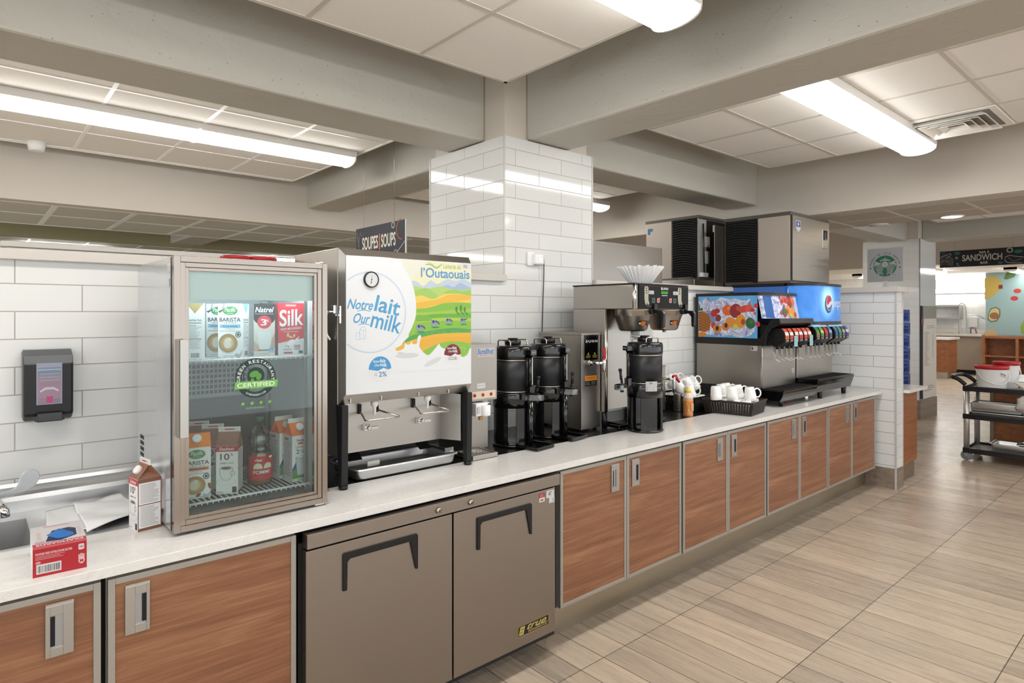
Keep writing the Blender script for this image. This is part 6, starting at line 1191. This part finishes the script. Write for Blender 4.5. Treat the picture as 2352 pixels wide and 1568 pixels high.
# ================================================================ beyond the end wall
t = thing('service_cabinet', 'wood-panelled service cabinet with white top standing behind the tiled end wall', 'cabinet', (6.98, 2.5, 0))
MB().box(6.72, 2.02, .17, 7.24, 3.0, .884).build('body', WOODB, t, .002); MB().box(6.72, 2.045, 0, 7.24, 3.0, .17).build('kick_base', KICK, t); MB().box(6.71, 1.935, .884, 7.27, 3.0, .914).build('stone_top', QUARTZ, t, .002); MB().box(6.712, 2.0, .17, 6.722, 2.03, .884).build('edge_trim', ALU, t)
CR = mat('crate_blue', '#2c4f9c', .45); first = None
for i in range(9):
    lb = 'blue plastic bread crate in the tall stack half hidden behind the end wall'
    if first is None:
        first = thing('plastic_crate', lb, 'crate', (0, 0, 0), 'stack of blue crates'); b = MB(); w, d, h = .44, .44, .17
        for y in (-d / 2, d / 2 - .01): b.box(-w / 2, y, 0, w / 2, y + .01, .03).box(-w / 2, y, h - .035, w / 2, y + .01, h).box(-w / 2, y, .085, w / 2, y + .01, .10)
        for x in (-w / 2, w / 2 - .01): b.box(x, -d / 2 + .01, 0, x + .01, d / 2 - .01, .03).box(x, -d / 2 + .01, h - .035, x + .01, d / 2 - .01, h).box(x, -d / 2 + .01, .085, x + .01, d / 2 - .01, .10)
        for k in range(9): x = -w / 2 + (w - .012) * k / 8; b.box(x, -d / 2, 0, x + .012, -d / 2 + .01, h).box(-w / 2, x, 0, -w / 2 + .01, x + .012, h)
        b.box(-w / 2 + .01, -d / 2 + .01, 0, w / 2 - .01, d / 2 - .01, .012); b.build('crate', CR, first)
        MB().box(-w / 2 + .02, -d / 2 + .02, .012, w / 2 - .02, d / 2 - .02, .12).build('crate_inside', mat('crate_dark', '#1c2f66', .6), first); place(first, (9.7, 3.075, .10 + 0), 0)
    else: dup(first, (9.7 + .004 * (i % 2), 3.075, .10 + i * .178), math.radians((-1) ** i * .8))
tag(MB().box(9.48, 2.86, .06, 9.92, 3.29, .10).cyl((9.52, 2.9, 0), .03, .06, 12).cyl((9.88, 2.9, 0), .03, .06, 12).cyl((9.52, 3.25, 0), .03, .06, 12).cyl((9.88, 3.25, 0), .03, .06, 12).build('crate_dolly', BLACKP), 'low black dolly carrying the stack of blue crates', 'dolly')
t = thing('menu_board', 'tall pale menu board with fine print on the far tiled column', 'board', (11.45, 3.03, .3))
MB().box(11.10, 3.02, .32, 11.80, 3.045, 1.76).build('board', mat('menu_cream', '#d9d3c8', .5), t); MB().box(11.072, 3.015, .32, 11.10, 3.046, 1.76).build('dark_frame', mat('frame_dark', '#3f3f46', .4), t)
a = Art((11.10, 3.02, .32)); a.rect(0, 1.24, .70, 1.44, '#a9a498').ell(.0, 1.2, .05, .09, '#d8a084'); a.up().lines(.2, 1.08, .62, 1.14, 2, '#b4aea4').lines(.08, .5, .34, 1.04, 26, '#9a958c', .35, .5).lines(.48, .62, .56, 1.0, 16, '#9a958c', .35).lines(.08, .1, .6, .2, 3, '#9a958c'); a.build('menu_print', t)
# sandwich bar sign
t = thing('hanging_sign', 'wide black sign reading sandwich bar with chalk food drawings', 'sign', (13.6, 2.6, 2.49))
MB().box(13.59, 1.2, 2.49, 13.61, 3.424, 2.79).build('sign_board', mat('sign_charcoal', '#1f2024', .5), t); MB().tube([(13.6, 3.2, 2.79), (13.6, 3.2, 3.6)], .002, 5).tube([(13.6, 2.35, 2.79), (13.6, 2.35, 3.6)], .002, 5).build('hanging_wire', WIRE, t)
a = Art((13.59, 3.424, 2.49), *SX, micro=.0002); a.text('BAR À', .60, .222, .745, .275, '#dcd9cc', .03).text('SANDWICH', .345, .098, .925, .212, '#dcd9cc', .05).text('BAR', .615, .035, .725, .080, '#dcd9cc', .03); 
for k in range(9): a.line(crv([(.01, .04 + k * .02), (.08, .07 + k * .018 + .02 * math.sin(k)), (.16, .03 + k * .02), (.21, .05 + k * .012)], 3), .005, '#8f8f8c')
a.line(crv([(.0, .18), (.08, .22), (.16, .25), (.17, .22), (.1, .17)], 4), .007, '#cfcfc8').ell(.27, .25, .045, .03, '#2f6f70').ell(.05, .27, .05, .025, '#25484a').hoop(.26, .165, .022, .012, '#b8bcb4', 12).ell(.27, .06, .02, .012, '#3fa0a0', 30).ell(.285, .03, .018, .012, '#3fa0a0', -30).hoop(1.03, .25, .045, .016, '#cfcfb4', 14).ell(1.15, .22, .06, .03, '#2a7a6c').ell(.90, .04, .035, .02, '#2f7a78')
a.line(crv([(.96, .1), (.98, .05), (1.05, .03), (1.2, .02)], 4), .008, '#d8d8d0').line(crv([(.96, .12), (1.02, .16), (1.1, .14), (1.22, .12)], 4), .008, '#d8d8d0').line(crv([(1.0, .14), (1.08, .06), (1.2, .1)], 4), .006, '#a8a8a0'); a.build('sign_print', t)
# far kitchen: mural, shelf unit, sink counter, tap, water box, light strip
def far(x, y, X): # helper giving world Y, Z on the plane X for planning offsets measured from the photo
    l = (x - 1176) / 1427; d0 = .660 + l * .7512; d1 = .7512 - l * .660; tt = X / d0; return (tt * d1, 1.64 + (720 - y) / 1427 * tt)
t = thing('wall_mural', 'pale blue food mural with fruit, avocado and potatoes on the far wall', 'mural', (20.4, 3.0, 1.07))
MB().box(20.38, -1.0, 1.07, 20.42, 4.10, 2.95).build('mural_panel', mat('mural_blue', '#8ba6a6', .6), t)
a = Art((20.38, 4.10, 1.07), *SX, micro=.0004); F = lambda x, y: (4.10 - far(x, y, 20.38)[0], far(x, y, 20.38)[1] - 1.07)
a.poly([F(*p) for p in ((2262, 640), (2275, 632), (2292, 636), (2300, 650), (2296, 665), (2280, 682), (2262, 688))], '#cdb25a').poly([F(*p) for p in ((2305, 640), (2318, 612), (2340, 618), (2330, 636), (2312, 642))], '#5f7f45').poly([F(*p) for p in ((2270, 720), (2275, 708), (2288, 704), (2298, 710), (2298, 726), (2290, 738), (2276, 740), (2268, 734))], '#6f7a55'); a.up()
a.poly([F(*p) for p in ((2272, 720), (2277, 710), (2288, 707), (2295, 712), (2295, 725), (2288, 735), (2277, 737), (2271, 732))], '#cfc690').ell(*F(2284, 725), .10, .09, '#a06a48').ell(*F(2337, 668), .08, .06, '#c0403a').ell(*F(2330, 685), .08, .06, '#c0403a').poly([F(*p) for p in ((2262, 762), (2270, 755), (2285, 757), (2290, 768), (2285, 782), (2262, 780))], '#d2b488').poly([F(*p) for p in ((2300, 778), (2310, 770), (2322, 774), (2318, 788), (2302, 788))], '#d2b488').poly([F(*p) for p in ((2352, 735), (2344, 750), (2346, 765), (2352, 768))], '#8fae3e').rect(*F(2294, 663), *F(2303, 654), '#8a2f22'); a.build('mural_print', t)
t = thing('shelf_unit', 'brown wooden open shelving under the far mural', 'shelf', (20.2, 3, 0)); b = MB().box(19.9, -1, 1.0, 20.36, 4.09, 1.06).box(19.9, -1, 0, 20.36, 4.09, .06).box(20.3, -1, .06, 20.36, 4.09, 1.0); b.build('carcass', WOODB, t)
for y in (4.05, 3.36, 2.67, 1.98, 1.29): MB().box(19.9, y - .03, .06, 20.3, y + .03, 1.0).build('divider', WOODB, t)
MB().box(19.92, -1, .52, 20.3, 4.05, .56).build('shelf_board', WOODB, t)
t = thing('sink_counter', 'stainless wash counter with raised back against the far tiled wall', 'sink counter', (20.5, 4.9, 0)); MB().box(20.2, 4.15, 1.03, 20.88, 6.2, 1.09).box(20.82, 4.15, 1.09, 20.88, 6.2, 1.22).build('steel_top', mat('pale_steel', '#cfcac0', .3, .5), t, .004); MB().box(20.3, 4.15, .12, 20.85, 6.2, 1.03).build('front_skirt', mat('beige_skirt', '#a59b8c', .45, .4), t); MB().box(20.35, 4.15, 0, 20.8, 6.2, .12).build('kick', BLACKM, t)
yy, zz = far(2205, 690, 20.6); t = thing('tall_tap', 'tall sprung goose-neck tap over the far wash counter', 'faucet', (20.6, yy, 1.09)); MB().tube(crv([(20.6, yy + .02, 1.09), (20.6, yy + .02, 1.8), (20.6, yy - .03, 1.93), (20.6, yy - .12, 1.85), (20.6, yy - .15, 1.5), (20.6, yy - .15, 1.12)], 6), .014, 8).build('neck', ALU, t); MB().tube(crv([(20.62, yy - .14, 1.6), (20.7, yy - .35, 1.6), (20.8, yy - .5, 1.5)], 4), .01, 6).build('hose', ALU, t)
yy, zz = far(2236, 740, 20.85); t = thing('water_treatment_box', 'small white wall box with blue and red hoses over the wash counter', 'wall box', (20.88, yy, zz)); MB().box(20.8, yy - .1, zz - .13, 20.89, yy + .1, zz + .13).build('housing', WHITEP, t); MB().tube([(20.78, yy + .05, zz - .13), (20.78, yy + .05, 1.1)], .009, 6).build('hose', mat('hose_blue', '#3a5aa8', .5), t); MB().tube([(20.78, yy - .04, zz - .13), (20.77, yy - .08, 1.1)], .009, 6).build('hose', mat('hose_red', '#c03a48', .5), t)
t = thing('wall_shelf', 'pair of thin steel wall shelves on brackets left of the tall tap', 'shelf', (20.8, 5.2, 1.6)); MB().box(20.5, 4.72, 1.50, 20.89, 6.2, 1.53).build('lower_shelf', ALU, t); MB().box(20.6, 4.72, 1.86, 20.89, 6.2, 1.88).build('upper_shelf', ALU, t); MB().box(20.5, 4.71, 1.50, 20.89, 4.72, 1.88).build('bracket', ALU, t)
t = thing('linear_light', 'bright horizontal strip light along the far kitchen wall', 'ceiling light', (20.8, 5, 2.3)); MB().box(20.72, 4.12, 2.23, 20.82, 6.6, 2.33).build('lens', LENSM, t); MB().box(20.82, 4.12, 2.21, 20.89, 6.6, 2.35).build('housing', HOUS, t)
yy, zz = far(2160, 632, 18.6); t = thing('square_light', 'small square lit panel hanging under the sandwich sign', 'ceiling light', (18.6, yy, zz)); MB().box(18.6, yy - .12, zz - .12, 18.64, yy + .12, zz + .12).build('lens', LENSM, t); MB().box(18.64, yy - .13, zz - .13, 18.7, yy + .13, 2.72).build('housing', HOUS, t)
y0, z_ = far(2178, 860, 18.5); y1, _ = far(2146, 860, 18.5); t = thing('kitchen_cabinet', 'brown-fronted kitchen cabinet with white top beyond the menu column', 'cabinet', (18.5, 4.9, 0)); MB().box(18.5, y0, .16, 19.3, y1 + .6, .98).build('body', WOODB, t, .003); MB().box(18.52, y0 + .02, 0, 19.3, y1 + .6, .16).build('kick_base', KICK, t); MB().box(18.46, y0 - .05, .98, 19.34, y1 + .6, 1.03).build('white_top', QUARTZ, t)
# prep island behind the cart
t = thing('prep_island', 'wood-sided prep island behind the service cart', 'island', (9.8, .9, 0)); MB().box(9.30, -.6, .0, 10.2, 1.82, .80).build('body', WOODB, t, .003); MB().box(9.28, 1.79, .0, 9.32, 1.825, .80).build('corner_trim', mat('island_trim', '#8a7f70', .4, .4), t); MB().box(9.2, -.65, .80, 10.3, 1.70, .85).build('white_top', QUARTZ, t)

# ================================================================ service cart
CX0, CX1, CY0, CY1 = 8.40, 8.93, .93, 1.90; GREYT = mat('cart_grey_top', '#8d8c88', .5)
t = thing('service_cart', 'black three-shelf service cart with aluminium posts at the right edge', 'cart', (8.66, 1.4, 0))
for z in (.14, .52, .83):
    s_ = MB().box(CX0, CY0, z - .055, CX1, CY1, z - .03, BLACKP).box(CX0, CY0, z - .03, CX0 + .02, CY1, z, BLACKP).box(CX1 - .02, CY0, z - .03, CX1, CY1, z, BLACKP).box(CX0 + .02, CY0, z - .03, CX1 - .02, CY0 + .02, z, BLACKP).box(CX0 + .02, CY1 - .02, z - .03, CX1 - .02, CY1, z, BLACKP)
    s_.box(CX0 + .02, CY0 + .02, z - .0295, CX1 - .02, CY1 - .02, z - .026, GREYT); s_.build('shelf', None, t, .004)
for x in (CX0 + .035, CX1 - .035):
    for y in (CY0 + .03, CY1 - .03):
        MB().cyl((x, y, .12), .028, .70, 18).build('post', mat('post_aluminium', '#c6c3be', .3, .7), t)
        w_ = MB().box(x - .012, y - .02, .10, x + .012, y + .02, .13).box(x - .022, y - .016, .045, x - .016, y + .016, .11).box(x + .016, y - .016, .045, x + .022, y + .016, .11).build('caster_fork', ALU, t); MB().lathe([(.0, -.014), (.048, -.014), (.054, -.008), (.054, .008), (.048, .014), (.0, .014)], (x, y, .054), 22, None, 'X').build('caster_wheel', mat('caster_grey', '#77787c', .5), w_)
MB().tube(crv([(CX0 + .04, CY1 - .02, .84), (CX0 + .04, CY1 + .05, .90), (CX0 + .06, CY1 + .11, .92), (CX0 + .25, CY1 + .13, .925), (CX1 - .06, CY1 + .11, .92), (CX1 - .04, CY1 + .05, .90), (CX1 - .04, CY1 - .02, .84)], 5), .022, 10).build('push_handle', BLACKP, t)
def bucket(label, x, y, z, r=.15, h=.25):
    t = thing('lidded_bucket', label, 'bucket'); MB().lathe([(r * .84, 0), (r * .86, .006), (r * .98, h * .92), (r, h * .93), (r, h)], (0, 0, 0), 32).build('bucket_body', WHITEP, t); MB().lathe([(r * 1.03, h - .03), (r * 1.06, h - .005), (r * 1.03, h + .01), (r * .92, h + .006), (.0, h + .004)], (0, 0, 0), 32).build('lid', RED, t)
    MB().tube(crv([(-r * 1.02, 0, h * .86), (-r * .8, -r * .75, h * .45), (0, -r * 1.08, h * .24), (r * .8, -r * .75, h * .45), (r * 1.02, 0, h * .86)], 6), .004, 6).build('bail_handle', WHITEP, t); place(t, (x, y, z), math.radians(-58)); return t
bk_ = bucket('white bucket with red lid at the near end of the cart top', 8.60, 1.675, .804); 
wb2 = lambda u, v, hh: Vector((math.sin(u / .145) * (.147 + hh), -math.cos(u / .145) * (.147 + hh), v))
a = Art((0, 0, 0), warp=wb2); a.poly([(.03, .175), (.09, .15), (.09, .165), (.03, .19)], '#6a92cc').poly([(.03, .155), (.09, .13), (.09, .145), (.03, .17)], '#e0c060'); a.build('sticker', bk_)
bucket('second red-lidded bucket mostly hidden behind the front bucket on the cart', 8.865, 1.59, .804, .12, .285)
def gn(label, x, y, z, rz=0, h=.09, tx=.16, ty=.26):
    t = thing('food_pan', label, 'pan'); pan(t, -tx, -ty, tx, ty, 0, h, SINK, 'pan_body')
    b = MB()
    for i in range(22):
        for j in range(3): yv = -ty * .8 + 2 * ty * .8 * (i + .5 * (j % 2)) / 22; b.box(-tx + .0255, yv, h * .25 + j * h * .18, -tx + .0275, yv + .006, h * .25 + j * h * .18 + .006)
    b.build('perforations', DARK, t); place(t, (x, y, z), rz); return t
gn('shallow steel pan under the perforated pan on the middle cart shelf', 8.62, 1.60, .495, 0, .05)
gn('perforated steel pan stacked on a shallow pan on the middle cart shelf', 8.62, 1.61, .547, 0, .10, .155, .25)
gn('perforated steel pan on the bottom cart shelf', 8.62, 1.40, .115, 0, .10, .16, .27)
q = gn('steel pan tipped over the perforated pan on the bottom shelf', 8.63, 1.27, .218, .1, .03, .14, .18); q.rotation_euler = (math.radians(-6), 0, .1)
b = MB(); n, m = 22, 14; vs = []
for j in range(m + 1):
    for i in range(n):
        th, ph = 2 * PI * i / n, PI * j / m; r_ = .13 * (1 + .14 * math.sin(5 * th + 3 * ph) + .1 * math.sin(9 * ph + 2 * th)); vs.append((8.48 + r_ * math.sin(ph) * math.cos(th) * .9, 1.285 + r_ * math.sin(ph) * math.sin(th) * 1.1, .665 + r_ * math.cos(ph) * 1.05))
b.add(vs, [(j * n + i, j * n + (i + 1) % n, (j + 1) * n + (i + 1) % n, (j + 1) * n + i) for j in range(m) for i in range(n)], None, True); tag(b.build('plastic_bag', mat('bag_white', '#dfdfe0', .25)), 'crumpled translucent white plastic bag on the middle cart shelf at the right edge', 'bag')
bb = MB().box(-.20, -.30, 0, .20, .30, .02); bb = bb.build('cutting_board', mat('board_cream', '#d8d6cc', .5)); bb.location = (8.64, 1.13, .835); bb.rotation_euler = (0, math.radians(-8), math.radians(25)); tag(bb, 'cream cutting board lying across the far end of the cart top', 'board')
# equipment beyond the left half wall
t = thing('warming_cabinet', 'pale low steel cabinet top visible just beyond the left half wall', 'cabinet', (.68, 3.6, 0)); MB().box(.13, 3.40, .0, 1.24, 3.82, 1.925).build('body', mat('pale_cabinet', '#d2cdc6', .35, .3), t, .003); MB().box(.11, 3.385, 1.925, 1.26, 3.84, 1.948).build('top_lip', CAP, t, .002)
for i, (x, r_) in enumerate(((.96, .065), (1.08, .07))):
    tb = thing('plastic_tub', ('shallow red-lidded tub on the wall cap above the cooler, left one', 'shallow red-lidded tub on the wall cap above the cooler, right one')[i], 'tub', (x, 3.08, 1.8845)); MB().lathe([(r_ * .94, 1.8845), (r_ * .98, 1.896), (.0, 1.896)], (x, 3.08, 0), 24).build('tub_body', WHITEP, tb); MB().lathe([(r_, 1.896), (r_ * 1.05, 1.903), (r_, 1.912), (.0, 1.913)], (x, 3.08, 0), 24).build('lid', RED, tb)
